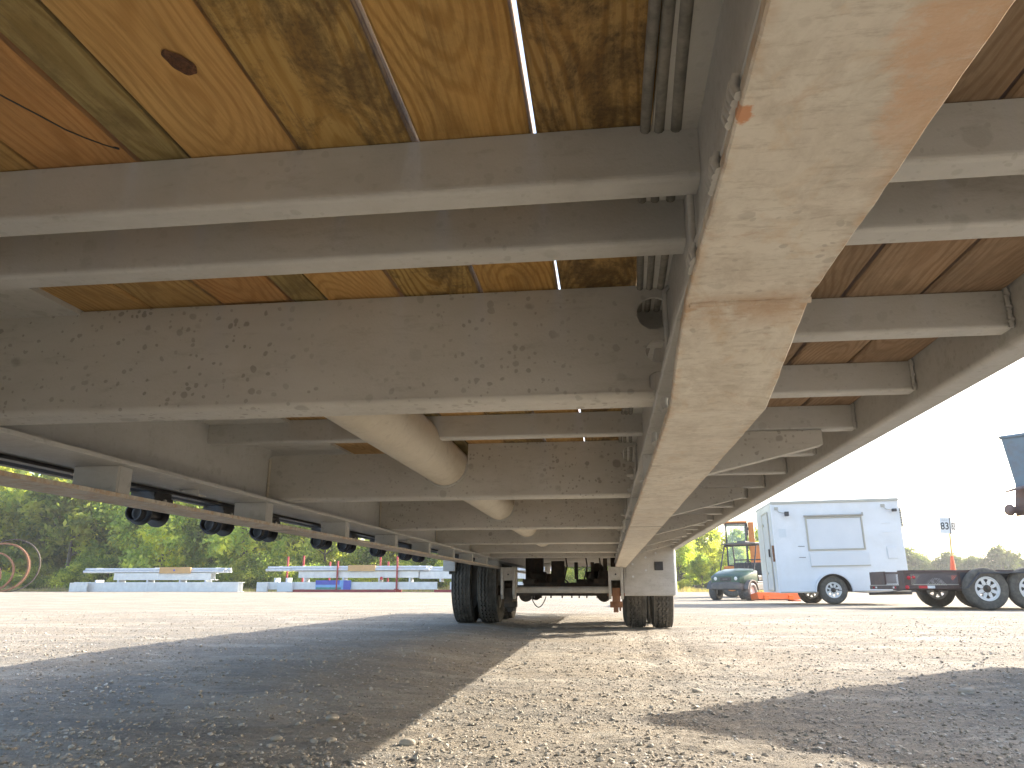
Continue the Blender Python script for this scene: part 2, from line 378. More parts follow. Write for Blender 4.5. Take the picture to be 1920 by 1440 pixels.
# ---------------------------------------------------------------- ground
TAB = RNG.random((256, 256))
def vn(x, y):
    xi = np.floor(x).astype(int); yi = np.floor(y).astype(int); fx = x - xi; fy = y - yi
    fx = fx * fx * (3 - 2 * fx); fy = fy * fy * (3 - 2 * fy); a = lambda i, j: TAB[(xi + i) & 255, (yi + j) & 255]
    return (a(0, 0) * (1 - fx) + a(1, 0) * fx) * (1 - fy) + (a(0, 1) * (1 - fx) + a(1, 1) * fx) * fy - .5
def sst(a, b, x): t = np.clip((x - a) / (b - a), 0, 1); return t * t * (3 - 2 * t)
def ground_z(X, Y):
    X = np.asarray(X, float); Y = np.asarray(Y, float); d = np.hypot(X, np.maximum(Y, 0))
    lift = np.maximum(.044 * sst(4, 9, Y) + .048 * sst(10, 16, d), .090 * sst(.5, 1.7, -X) * sst(1.5, 6, Y)) + .13 * sst(26, 50, d)
    near = 1 - sst(14, 40, d)
    rough = .022 * vn(X * .55 + 3, Y * .8 + 9) * (1 - .8 * sst(3, 7, Y) * (1 - sst(12, 14, d))) + .012 * vn(X * 1.7 + 40, Y * 2.6) * near + (.012 * vn(X * 5 + 11, Y * 8 + 5) + .018 * vn(X * 12 + 71, Y * 22 + 7) + .016 * np.abs(vn(X * 25 + 7, Y * 38 + 3)) + .008 * vn(X * 50, Y * 57 + 31)) * (1 - sst(6, 22, d))
    # shallow wheel tracks leading to the wheels
    tr = 0
    for cx in (.33, .66): tr = tr - .010 * np.exp(-((X - cx - .012 * (Y - 9)) / .10) ** 2) * sst(3, 6, Y) * (1 + .5 * np.sin(Y * 60)) 
    return lift + rough * .62 + tr
nU = 560
u = np.linspace(-1, 1, nU); a_, k_ = .55, math.asinh(900 / .55)
gx = a_ * np.sinh(k_ * u) + .3
gy = np.concatenate([-np.geomspace(900, 1.2, 40), np.linspace(-1.0, .9, 20), np.geomspace(1.0, 25, 900), np.geomspace(25.5, 1500, 130)])
GX, GY = np.meshgrid(gx, gy); GZ = ground_z(GX, GY)
V = np.stack([GX.ravel(), GY.ravel(), GZ.ravel()], 1); nr, nc = GX.shape
idx = np.arange(nr * nc).reshape(nr, nc)
Fq = np.stack([idx[:-1, :-1].ravel(), idx[:-1, 1:].ravel(), idx[1:, 1:].ravel(), idx[1:, :-1].ravel()], 1)
tag(np_mesh('ground', V, Fq, M_GRAVEL, True), kind='structure')

# crushed stone lying on the dirt
t = (1 + 5 ** .5) / 2
ICO = np.array([(-1, t, 0), (1, t, 0), (-1, -t, 0), (1, -t, 0), (0, -1, t), (0, 1, t), (0, -1, -t), (0, 1, -t), (t, 0, -1), (t, 0, 1), (-t, 0, -1), (-t, 0, 1)]) / 1.9
ICF = np.array([(0, 11, 5), (0, 5, 1), (0, 1, 7), (0, 7, 10), (0, 10, 11), (1, 5, 9), (5, 11, 4), (11, 10, 2), (10, 7, 6), (7, 1, 8), (3, 9, 4), (3, 4, 2), (3, 2, 6), (3, 6, 8), (3, 8, 9), (4, 9, 5), (2, 4, 11), (6, 2, 10), (8, 6, 7), (9, 8, 1)])
N = 62000
PY = np.exp(RNG.uniform(math.log(1.5), math.log(13), N)); PX = RNG.uniform(-1, 1, N) * (.85 * PY + .6) + .08 * PY
keep = vn(PX * 2.1 + 5, PY * 2.1) + vn(PX * 7, PY * 7 + 4) * .7 + RNG.random(N) * .55 > .02
PX, PY = PX[keep], PY[keep]; N = len(PX)
sz = np.clip(RNG.lognormal(math.log(.0043), .46, N), .002, .012) 
J = ICO[None] * RNG.uniform(.6, 1.35, (N, 12, 1)); J = J * RNG.uniform(.6, 1.3, (N, 1, 3)); ang = RNG.uniform(0, 6.28, N)
ca, sa = np.cos(ang)[:, None], np.sin(ang)[:, None]
JX = J[..., 0] * ca - J[..., 1] * sa; JY = J[..., 0] * sa + J[..., 1] * ca; JZ = J[..., 2] * .65
PV = np.stack([JX, JY, JZ], 2) * sz[:, None, None]
PV += np.stack([PX, PY, ground_z(PX, PY) + sz * .22], 1)[:, None, :]
PF = (ICF[None] + (np.arange(N) * 12)[:, None, None]).reshape(-1, 3)
tag(np_mesh('crushed_stone', PV.reshape(-1, 3), PF, M_PEBBLE), 'loose crushed stones scattered over the dirt', 'gravel', kind='stuff')
# a few larger stones in the shade, each a thing
BIG = [(-.67, 2.62, .020, 'pale rounded stone lying in the shade left of the shadow edge'), (-.93, 2.62, .016, 'second pale stone beside the rounded stone in the shade'),
       (-1.12, 2.62, .015, 'small pale stone at the left end of the row of stones in the shade'), (-1.05, 2.95, .020, 'flat pale stone behind the row of stones in the shade'),
       (.53, 2.30, .018, 'grey stone in the sunlight just left of the lower right shadow'), (.42, 4.05, .022, 'brown stone in sunlight far behind the shadow tip'), (1.74, 4.2, .03, 'grey stone on the far edge of the lower right shadow')]
for x, y, s, lb in BIG:
    bm = bmesh.new(); bmesh.ops.create_icosphere(bm, subdivisions=3, radius=s)
    for v in bm.verts:
        v.co *= 1 + .35 * noise.noise(v.co * (22 + 300 * s) + Vector((x * 9, y * 9, 0))); v.co.z *= .6; v.co.x *= 1.35
    me = bpy.data.meshes.new('stone'); bm.to_mesh(me); bm.free(); me.materials.append(M_PEBBLE)
    o = link(bpy.data.objects.new('stone', me)); o.location = (x, y, float(ground_z(x, y)) + s * .35); o.rotation_euler.z = x * 5
    tag(o, lb, 'stone')

# ---------------------------------------------------------------- the step-deck trailer
TR = thing('flatbed_trailer', 'grey steel flatbed trailer seen from underneath with pine plank deck', 'trailer')
DECK = .992  # deck and crossmember numbers below: first layout scaled down about the camera, baked in
XR, XL = .693, -1.787                       # inner webs of the side rails
Y0, Y1 = -1.5, 13.6                       # low deck, front to rear
bxR, bxL = .118, -1.205                 # the two main beams

# deck planks
left_edges = [-1.787, -1.672, -1.538, -1.404]
mid_edges = [-.955, -.813, -.677, -.545, -.480, -.343, -.204, -.0665, .071]
right_edges = [.1485, .294, .4275, .560, .693]
tints = {'m': [(.36, .25, .12), (.35, .25, .12), (.38, .235, .115), (.255, .215, .11), (.42, .28, .125), (.34, .25, .105), (.40, .265, .105), (.32, .23, .105)],
         's': [(.235, .18, .14), (.21, .165, .13), (.25, .19, .145), (.22, .17, .135), (.235, .185, .145)]}  # side boards: cool, dim light put into greyer, darker tints
MILD = [.25, .25, .2, .5, .05, .9, .3, 1.0]
def planks(edges, kind):
    for i, (a, b) in enumerate(zip(edges[:-1], edges[1:])):
        L = Y1 - Y0; g = .0030; wd = (b - a) - 2 * g
        if abs(b + .0665) < .01: wd -= .004
        if abs(b + .343) < .01: wd += .001
        mb = MB(); n = 30; prof = [(-wd / 2 + .004, 0), (wd / 2 - .004, 0), (wd / 2, .004), (wd / 2, .034), (wd / 2 - .003, .037), (-wd / 2 + .003, .037), (-wd / 2, .034), (-wd / 2, .004)]
        rows = []; y = 0
        for k in range(n + 1):
            yy = L * k / n; wig = .0012 * math.sin(k * 1.7 + i * 2.1); zz = .0008 * math.sin(k * 1.1 + i)
            rows.append([(p[0] + wig, yy, p[1] + zz) for p in prof])
        vs = [v for r_ in rows for v in r_]; m = len(prof)
        fs = [(k * m + q, k * m + (q + 1) % m, (k + 1) * m + (q + 1) % m, (k + 1) * m + q) for k in range(n) for q in range(m)]
        fs += [tuple(range(m)), tuple(range(n * m, n * m + m))]
        mb.add(vs, fs); o = mb.build('plank', M_WOOD, TR)
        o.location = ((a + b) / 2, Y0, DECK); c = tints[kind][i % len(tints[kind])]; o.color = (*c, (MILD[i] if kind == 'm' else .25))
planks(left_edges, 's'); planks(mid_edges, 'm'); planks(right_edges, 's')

# a big dark knot and a drying crack, as in the boards at the upper left
mb = MB(); nk = 40; kv = []; kf = []
for j_, q in enumerate((1.0, .72, .4)):
    for k in range(nk):
        a = 2 * math.pi * k / nk; w_ = 1 + .07 * math.sin(a * 3 + 1) + .04 * math.sin(a * 7 + j_ * 2)
        kv.append((.0115 * q * w_ * math.cos(a) + .004 * math.sin(a), .0185 * q * w_ * math.sin(a), (-.0004, -.0012, -.0002)[j_]))
kf = [(j_ * nk + k, j_ * nk + (k + 1) % nk, (j_ + 1) * nk + (k + 1) % nk, (j_ + 1) * nk + k) for j_ in range(2) for k in range(nk)] + [tuple(range(2 * nk, 3 * nk))]
mb.add(kv, kf, True); kn_ = mb.build('knot', simple('knot_wood', (.15, .065, .03), .8, 0, .7, 220, .8, (.03, .015, .01), 120, .8), None); kn_.location = (-.396, .573, DECK - .0002)
kn_.parent = TR
mb = MB(); pts = [(-.618, .56), (-.606, .60), (-.592, .635), (-.583, .66), (-.572, .677), (-.560, .692), (-.548, .704)]
for (a, b) in zip(pts[:-1], pts[1:]): mb.add([(a[0] - .0012, a[1], -.0006), (a[0] + .0012, a[1], -.0006), (b[0] + .0010, b[1], -.0006), (b[0] - .0010, b[1], -.0006), (a[0], a[1], .002), (b[0], b[1], .002)], [(0, 1, 2, 3), (0, 3, 5, 4), (1, 2, 5, 4)])
ck = mb.build('crack', M_INK, TR); ck.location.z = DECK
# formed channel crossmembers: web towards the front, lip towards the rear
def channel_prof(zt, zb, dep, th=.005, r=.007, seg=4, top=True):
    outer = [(0, zt)]; outer += [(r - r * math.cos(q * math.pi / 2 / seg), zb + r - r * math.sin(q * math.pi / 2 / seg)) for q in range(seg + 1)]
    outer += [(dep, zb), (dep, zb + th)]
    r2 = r - th * .6
    inner = [(th + r2 - r2 * math.sin(q * math.pi / 2 / seg), zb + th + r2 - r2 * math.cos(q * math.pi / 2 / seg)) for q in range(seg + 1)]
    inner += [(th, zt)]
    return outer + inner
DEEPY = [1.18, 2.55, 3.92, 5.29, 6.66, 7.83]
CMY = [.729, .884] + [.8685 + .4155 * k for k in range(1, 31)] + [-.16, -.57, -.98]
protos = {}
for y in CMY:
    if y > Y1 - .1: continue
    for nm, xa, xb in (('L', XL + .002, bxL - .0055), ('M', bxL + .0055, bxR - .0055), ('R', bxR + .0055, XR - .002)):
        if nm == 'M' and any(-.25 < y - d < .09 for d in DEEPY): continue
        if nm not in protos:
            mb = MB(); mb.extrude(channel_prof(DECK - .002, .923, .038), xa, xb); o = protos[nm] = mb.build('crossmember', M_STEEL, TR)
        else: o = protos[nm].copy(); COL.objects.link(o)
        o.location.y = y
# weld runs where the right-hand ends of the crossmembers meet the rail
wb = MB()
for k in range(9):
    z = .928 + k * .0075; wb.tube([(XR - .006, -.004, z - .006), (XR - .004 + .002 * math.sin(k * 2), -.006, z), (XR - .006, -.004, z + .006)], .0042, 6)
wb0 = wb.build('weld_bead', M_STEEL, TR); wb0.location.y = CMY[2]
for y in CMY[3:16]:
    o = wb0.copy(); COL.objects.link(o); o.location.y = y

# main beams
def beam_z(y, zn, zf):                     # height of a beam member along the trailer: shallow front end, kink, deep rear
    if y <= .69: return zn
    if y >= .92: return zf
    return zn + (zf - zn) * (y - .69) / .23
YS = [Y0, 0.0, .3, .45, .69, .92, 1.2, 2.57, 4, 6, 8, Y1]
def strip(x0, x1, zn, zf, th, jit=0, ys=YS):
    mb = MB(); rows = []
    for i, y in enumerate(ys):
        z = beam_z(y, zn, zf); j = jit * math.sin(i * 7.3)
        rows.append([(x0 + j, y, z), (x1 + j * .5, y, z), (x1 + j * .5, y, z + th), (x0 + j, y, z + th)])
    vs = [v for r_ in rows for v in r_]; n = len(rows)
    fs = [(k * 4 + q, k * 4 + (q + 1) % 4, k * 4 + 4 + (q + 1) % 4, k * 4 + 4 + q) for k in range(n - 1) for q in range(4)] + [(0, 1, 2, 3), (n * 4 - 4, n * 4 - 3, n * 4 - 2, n * 4 - 1)]
    return mb.add(vs, fs)
def fine_ys():
    a = list(np.arange(Y0, 1.6, .012)) + list(np.arange(1.6, Y1, .12)) + [Y1]; return [float(q) for q in a]
def plate_strip(x0, x1, zn, zf, th):       # flame-cut plate with slightly ragged edges
    mb = MB(); ys = fine_ys(); rows = []
    for y in ys:
        z = beam_z(y, zn, zf) + .0006 * noise.noise(Vector((1, y * 6, 0)))
        a = .0012 * noise.noise(Vector((x0 * 5, y * 42, 1))) + .0009 * noise.noise(Vector((x0 * 5, y * 9, 4))); b = .0014 * noise.noise(Vector((x1 * 5, y * 42, 7))) + .001 * noise.noise(Vector((3, y * 9, 7)))
        rows.append([(x0 + a, y, z + .0015), (x0 + a + .0015, y, z), (x1 + b - .0015, y, z), (x1 + b, y, z + .0015), (x1 + b, y, z + th), (x0 + a, y, z + th)])
    vs = [v for r_ in rows for v in r_]; n = len(rows); m = 6
    fs = [(k * m + q, k * m + (q + 1) % m, k * m + m + (q + 1) % m, k * m + m + q) for k in range(n - 1) for q in range(m)] + [tuple(range(m)), tuple(range(n * m - m, n * m))]
    return mb.add(vs, fs)
beams = []
SPY = [1.66 + .815 * k for k in range(0, 9)]
for bx, half, pw, side in ((bxR, (.034, .092), (.035, .081), 1), (bxL, (.090, .068), (.075, .045), -1)):
    mb = MB(); rows = []
    for y in YS:                            # web
        zb = beam_z(y, .791, .795); rows.append([(bx - .005, y, zb), (bx + .005, y, zb), (bx + .005, y, DECK - .010), (bx - .005, y, DECK - .010)])
    vs = [v for r_ in rows for v in r_]; n = len(rows)
    mb.add(vs, [(k * 4 + q, k * 4 + (q + 1) % 4, k * 4 + 4 + (q + 1) % 4, k * 4 + 4 + q) for k in range(n - 1) for q in range(4)] + [(0, 1, 2, 3), (n * 4 - 4, n * 4 - 3, n * 4 - 2, n * 4 - 1)])
    mb.box(bx - (.054 if side > 0 else .208), bx + (.036 if side > 0 else .262), Y0, Y1, DECK - .010, DECK - .0005)
    bo = mb.build('main_beam', M_STEEL, TR); beams.append(bo)
    plate_strip(bx - half[0], bx + half[1], .781, .785, .010).build('upper_flange', M_STEEL, bo)
    plate_strip(bx - pw[0], bx + pw[1], .765, .710, .010).build('bottom_plate', M_PLATE, bo)
    # spacers between flange and plate: short channels, open towards the rear
    sp0 = None
    for y in SPY:
        if sp0 is None:
            mb = MB(); h = .0515; z0, z1 = .7205, .7848
            mb.box(bx - pw[0] + .002, bx + pw[1] - .002, 0, .007, z0, z1)
            mb.box(bx + pw[1] - .008, bx + pw[1] - .001, .0072, .055, z0, z1); mb.box(bx - pw[0] + .001, bx - pw[0] + .008, .0072, .055, z0, z1)
            sp0 = mb.build('spacer', M_STEEL, bo, .0015); o = sp0
        else: o = sp0.copy(); COL.objects.link(o)
        o.location.y = y
    mb = MB()
    for yy in (.30, .52):
        mb.box(bx - pw[0] + .004, bx + pw[1] - .004, yy, yy + .05, .7755, .7808)
    mb.build('spacer', M_STEEL, bo)
    for y in [.38, .46, .60, .97, 1.2] + [q for q in SPY[:5]]:
        w_ = MB()                           # weld bead at each spacer
        for k in range(5):
            zz = beam_z(y, .768, .724) ; xx = bx - pw[0] - .0005 + .0015 * math.sin(k * 3 + y)
            w_.tube([(xx, y + k * .007, zz + .002), (xx - .0015, y + k * .007 + .004, zz + .010), (xx, y + k * .007 + .003, zz + .018)], .0032, 6)
        w_.build('weld_bead', M_STEEL, bo)
    s_ = MB()
    s_.tube([(bx - pw[0] + .004 + i * .0094, .692 + .0012 * math.sin(i * 2.3), .7640) for i in range(13)], .0032, 6)
    s_.build('weld_bead', M_PLATE, bo)
    s2 = MB(); s2.box(bx - pw[0] + .002, bx + pw[1] - .002, 2.738, 2.7415, .7094, .7102); s2.build('plate_seam', M_DARK, bo)

# deep formed crossmembers between the beams, with lightening holes by the right beam
DEEP = [(1.18, .7955), (2.55, .799), (3.92, .797), (5.29, .796), (6.66, .7955), (7.83, .7955)]
PX_, PZ_, PR_ = -.552, .917, .075         # the long pipe
for i, (y, zb) in enumerate(DEEP):
    xa, xb = bxL + .0055, bxR - .0055
    ri = .011; z1 = DECK - .004
    hcut = xb - .004; holes = []
    for hx, hz, hr in ((.090, .938, .028), (.093, .872, .0195), (.092, .821, .017)):
        h = ring(hx, hz, hr, 40); k0 = next(q for q in range(40) if h[q][0] <= hcut and h[q - 1][0] > hcut); h = h[k0:] + h[:k0]
        h = [p for p in h if p[0] <= hcut]; zz_ = math.sqrt(max(hr * hr - (hcut - hx) ** 2, 1e-8))
        holes.append([(hcut, hz + zz_)] + h + [(hcut, hz - zz_)])
    if i == 0: outer = [(xa, zb + ri), (xb, zb + ri), (xb, z1), (xa, z1)]
    else:
        nx = PX_ + PR_ + .006
        arc = [(PX_ + (PR_ + .004) * math.cos(q), PZ_ + (PR_ + .004) * math.sin(q)) for q in np.linspace(0, -math.pi, 20)]
        outer = [(xa, zb + ri), (xb, zb + ri), (xb, z1), (nx, z1)] + arc + [(PX_ - PR_ - .006, z1 - .028), (xa + .015, z1 - .028), (xa, z1 - .034)]
        if i > 3: outer = [(xa, zb + ri), (xb, zb + ri), (xb, z1), (xa, z1)]
    for j, h in enumerate(holes): holes[j] = [(p[0], p[1]) for p in h]
    o = plate('deep_crossmember', outer, holes, .006, M_STEEL_B, TR, Matrix.Translation((0, y + .003, 0)) @ XZ)
    mb = MB(); seg = 8; po = []; pi_ = []
    for q in range(seg + 1):
        a = q * math.pi / 2 / seg
        po.append((ri - ri * math.cos(a), zb + ri - ri * math.sin(a))); pi_.append((.006 + (ri - .006) * (1 - math.cos(a)), zb + ri - (ri - .006) * math.sin(a)))
    dep = .072; prof = po + [(dep, zb), (dep, zb + .006)] + pi_[::-1]
    mb.extrude(prof, xa, xb); l = mb.build('bottom_lip', M_STEEL_B, o); l.location.y = y
    for f in l.data.polygons: f.use_smooth = False
    wv2 = MB(); zs = np.linspace(zb + .012, DECK - .045, 22); wv2.tube([(xa + .004 + .0012 * math.sin(q * 9), y - .003, z_) for q, z_ in enumerate(zs)], [.0045 + .0012 * (q % 2) for q in range(22)], 6); wv2.build('weld_bead', M_PIPE, o)
    rod = MB(); yy = y - .012; x0 = bxR - .013                                       # bent rod hose loops on the beam web
    rod.tube([(bxR - .006, yy - .03, .831), (x0 + .006, yy - .03, .831), (x0, yy - .03, .838), (x0, yy - .03, .958), (x0 + .006, yy - .03, .965), (bxR - .006, yy - .03, .965)], .0042, 8)
    rod.build('hose_loop', M_STEEL, TR)
rod = MB(); x0 = bxR - .013; yy = .77
rod.tube([(bxR - .006, yy, .84), (x0 + .006, yy, .84), (x0, yy, .848), (x0, yy, .965), (x0 + .006, yy, .973), (bxR - .006, yy, .973)], .0045, 8)
rod.build('hose_loop', M_STEEL, TR)

# pipe through the deep crossmembers
mb = MB(); nn = 40; segs = np.linspace(1.19, 6.6, 90); vs = []
for y in segs:
    for k in range(nn):
        a = 2 * math.pi * k / nn; r = PR_ * (1 + .004 * noise.noise(Vector((math.cos(a) * 3, y * 8, math.sin(a) * 3)))); vs.append((PX_ + r * math.cos(a), y, PZ_ + r * math.sin(a)))
mb.add(vs, [(i * nn + k, i * nn + (k + 1) % nn, (i + 1) * nn + (k + 1) % nn, (i + 1) * nn + k) for i in range(len(segs) - 1) for k in range(nn)], True)
mb.build('round_pipe', M_PIPE, TR)
for y in (2.55, 3.92, 5.29):                # weld collars
    mb = MB(); pts = [(PX_ + (PR_ + .002) * math.cos(a), y - .004, PZ_ + (PR_ + .002) * math.sin(a)) for a in np.linspace(-math.pi, 0, 26)]
    mb.tube(pts, .0045, 6); mb.build('weld_collar', M_STEEL, TR)

# tapered outriggers on the right
og = MB()
def outrig(mb, x0, x1, z0, z1, zt, y):
    th = .006
    vs = [(x0, y, z0), (x1, y, z1), (x1, y, zt), (x0, y, zt)]; vs += [(a, b + th, c) for a, b, c in vs]
    mb.add(vs, [(0, 1, 2, 3), (4, 7, 6, 5), (0, 4, 5, 1), (1, 5, 6, 2), (2, 6, 7, 3), (3, 7, 4, 0)])
    vs = [(x0, y + th, z0), (x1, y + th, z1), (x1, y + .045, z1), (x0, y + .045, z0)]; vs += [(a, b, c + .006) for a, b, c in vs]
    mb.add(vs, [(0, 1, 2, 3), (4, 7, 6, 5), (0, 4, 5, 1), (1, 5, 6, 2), (2, 6, 7, 3), (3, 7, 4, 0)])
outrig(og, bxR + .0055, .600, .765, .880, .922, 0)
og0 = og.build('outrigger', M_STEEL_B, TR, .0015); og0.location.y = CMY[4] - .001
for k in (7, 10, 13, 16):
    o = og0.copy(); COL.objects.link(o); o.location.y = CMY[k] - .001
og = MB(); outrig(og, -1.70, bxL - .0055, .880, .765, .922, 0); ogl = og.build('outrigger', M_STEEL_B, TR, .0015); ogl.location.y = CMY[4] - .001
for k in (7, 10, 13, 16):
    o = ogl.copy(); COL.objects.link(o); o.location.y = CMY[k] - .001

# side rails
def rail(sx, x):
    mb = MB(); z0, z1, d, r = .896, 1.029, .056, .012
    pts = [(0, z1)] + [(r - r * math.cos(q * math.pi / 12), z0 + r - r * math.sin(q * math.pi / 12)) for q in range(7)] + [(d, z0), (d, z0 + .007)]
    pts += [(.006 + (r - .006) * (1 - math.cos(q * math.pi / 12)), z0 + r - (r - .007) * math.sin(q * math.pi / 12)) for q in range(6, -1, -1)] + [(.006, z1 - .007), (d, z1 - .007), (d, z1)]
    pts = [(x + sx * p[0], p[1]) for p in pts]
    mb.extrude(pts, Y0, Y1, 'Y'); return mb.build('side_rail', M_STEEL, TR)
rr = rail(1, XR); rl = rail(-1, XL)
mb = MB(); mb.box(XR + .0565, XR + .064, Y0, Y1, .96, 1.031); mb.build('rub_rail', M_STEEL, TR)
mb = MB(); mb.box(XL - .064, XL - .0565, Y0, Y1, .96, 1.031); mb.build('rub_rail', M_STEEL, TR)
# winch track and winches under the left rail
mb = MB(); 
for a in (-1.92, -1.835): mb.box(a, a + .008, 1.0, 8.6, .8865, .8955)
mb.box(-1.935, -1.905, 1.0, 8.6, .880, .8862); mb.box(-1.85, -1.812, 1.0, 8.6, .880, .8862)
mb.build('winch_track', M_BLACK, TR)
w0 = None
for y in (2.85, 3.42, 3.93, 4.79, 5.29, 6.05, 6.92, 7.42, 1.4):
    if w0 is None:
        mb = MB()
        for dy in (0, .118):                # side cheeks with rounded lower ends
            pr = [(-1.925, .879), (-1.925, .792)] + [(-1.873 + .052 * math.cos(a), .792 + .048 * math.sin(a)) for a in np.linspace(math.pi, 2 * math.pi, 14)] + [(-1.821, .879)]
            mb.extrude(pr, dy, dy + .008, 'Y')
        mb.box(-1.826, -1.818, .0082, .1178, .80, .879); mb.box(-1.93, -1.815, -.006, .13, .8595, .8405)
        w0 = mb.build('winch', M_BLACK, TR, .001)
        d = MB(); d.cyl((-1.873, -.012, .792), (-1.873, .140, .792), .020, 18); d.lathe([(-.045, .030), (-.045, .036), (-.010, .036), (-.010, .030)], 24, 'Y', (-1.873, 0, .792), True); d.build('winch_drum', M_BLACK, w0)
        d = MB(); d.cyl((-1.818, .06, .842), (-1.806, .06, .842), .011, 6); d.build('bolt', M_HANG, w0)
        o = w0
    else:
        o = copy_tree(w0, TR)
    o.location.y = y
# hoses along the top of the right beam
for k, (xa, xb) in enumerate(((.056, .074), (.068, .086), (.080, .103))):
    mb = MB(); pts = []
    for y in np.linspace(-.6, 3.0, 90):
        f = .5 + .5 * math.sin(y * 3.6 + k * .5 + 2.5); x = xa + (xb - xa) * f; pts.append((x, y, .9845 - .006 * max(0, math.sin(y * 7.5 + 1.2 + k * .4)) ** 2 * (1 if y < .6 else 0)))
    mb.tube(pts, (.0058, .0062, .0066)[k], 10); mb.build('air_line', M_HOSE, TR)

# front step and upper deck (behind the camera)
mb = MB(); mb.box(XL, XR, Y0 - .02, Y0 - .004, .75, 1.5); mb.build('step_bulkhead', M_STEEL, TR)
for i in range(17):
    mb = MB(); x = XL + i * .1515; mb.box(x + .004, x + .148, Y0 - 3.1, Y0 - .02, 1.42, 1.457); o = mb.build('plank', M_WOOD, TR); o.color = (.42, .30, .15, 1)
mb = MB(); mb.box(bxL - .06, bxL + .06, Y0 - 3.1, Y0 - .03, 1.24, 1.41); mb.box(bxR - .06, bxR + .06, Y0 - 3.1, Y0 - .03, 1.24, 1.41)
mb.box(XL, XR, Y0 - 3.16, Y0 - 3.11, 1.3, 1.47); mb.box(XR - .03, XR + .03, Y0 - 3.1, Y0 - .03, 1.32, 1.46); mb.box(XL - .03, XL + .03, Y0 - 3.1, Y0 - .03, 1.32, 1.46); mb.build('upper_frame', M_STEEL, TR)

for x in (-1.15, .06):                     # landing legs under the upper deck
    mb = MB(); mb.box(x - .055, x + .055, Y0 - 1.0, Y0 - .89, .42, 1.24); mb.box(x - .045, x + .045, Y0 - .99, Y0 - .9, .06, .4195); mb.box(x - .13, x + .13, Y0 - 1.07, Y0 - .82, -.01, .0595); mb.build('landing_leg', M_STEEL, TR)
# running gear --------------------------------------------------------------
def tyre_mesh(name, r, wd, parent, loc, ribs=5, n=120, rim_r=None, groove=.014, zig=.0065):
    rim_r = rim_r or r * .6; mb = MB(); prof = []; gr = []
    hw = wd / 2; tw = wd * .43
    side = [(-hw * .72, rim_r, 0), (-hw * .95, rim_r + (r - rim_r) * .25, 0), (-hw, rim_r + (r - rim_r) * .5, 0), (-hw * .96, rim_r + (r - rim_r) * .78, 0), (-tw - .006, r - .018, 0), (-tw, r - .006, 0)]
    mid = []; step = 2 * tw / ribs
    for i in range(ribs):
        a = -tw + i * step; z = 1 if 0 < i else 0; z2 = 1 if i < ribs - 1 else 0
        crown = lambda x: -.012 * (x / tw) ** 2 
        mid += [(a + .0085, r + crown(a + .005), z), (a + step - .009, r + crown(a + step), z2)]
        if i < ribs - 1: mid += [(a + step - .0075, r - groove + crown(a), 1), (a + step + .0065, r - groove + crown(a), 1)]
    full = side + mid + [(-a, b, 0) for a, b, _ in side[::-1]]
    vs = []
    for k in range(n):
        t = 2 * math.pi * k / n; dz = zig * (1 if k % 3 < 2 else -1.3)
        for h, rad, z in full: vs.append((h + dz * z, rad * math.cos(t), rad * math.sin(t)))
    m = len(full)
    fs = [(k * m + i, k * m + i + 1, ((k + 1) % n) * m + i + 1, ((k + 1) % n) * m + i) for k in range(n) for i in range(m - 1)]
    mb.add(vs, fs, False); o = mb.build(name, M_RUBBER, parent); o.location = loc
    return o
AX = (9.43, 10.70); TRD = .462
wheel0 = None
for ay in AX:
    for cx, gz in ((.624, 0), (.314, 0), (-1.414, .0), (-1.724, .0)):
        if wheel0 is None:
            t_ = tyre_mesh('tyre', TRD, .246, TR, (0, 0, 0), 5, 132, .292)
            mb = MB(); mb.lathe([(-.09, .290), (-.095, .270), (-.02, .262), (0, .24), (0, .10), (-.02, .09)], 40); 
            mb.lathe([(.09, .290), (.085, .27), (-.02, .262)], 40)
            for k in range(8):
                a = k * math.pi / 4; mb.cyl((-.02, .15 * math.cos(a), .15 * math.sin(a)), (.02, .15 * math.cos(a), .15 * math.sin(a)), .012, 8)
            mb.build('rim', M_HANG, t_); wheel0 = t_; o = t_
        else: o = copy_tree(wheel0, TR)
        o.location = (cx, ay, TRD + (.044 if cx > 0 else .087)); o.rotation_euler = (random.random() * 6, 0, 0)
for ay in AX:
    mb = MB(); mb.cyl((-1.5, ay, .47), (.49, ay, .47), .062, 20); mb.build('axle_tube', M_DARK, TR)
    for cx in (-.98, -.05):                # air springs, brake chambers
        mb = MB(); mb.lathe([(.50, .03), (.50, .10), (.56, .115), (.60, .10), (.64, .115), (.69, .10), (.69, .02)], 20, 'Z', (cx * .75 - .12, ay + .1, 0)); mb.build('air_spring', M_DARK, TR)
        mb = MB(); mb.cyl((cx, ay - .18, .42), (cx, ay - .02, .42), .075, 18); mb.cyl((cx, ay - .19, .42), (cx, ay - .17, .42), .083, 18); mb.build('brake_chamber', M_DARK, TR)
    mb = MB(); mb.box(-1.0, -.86, ay - .35, ay + .4, .55, .60); mb.box(-.16, -.02, ay - .35, ay + .4, .55, .60); mb.build('leaf_spring', M_DARK, TR)
HY = 8.05
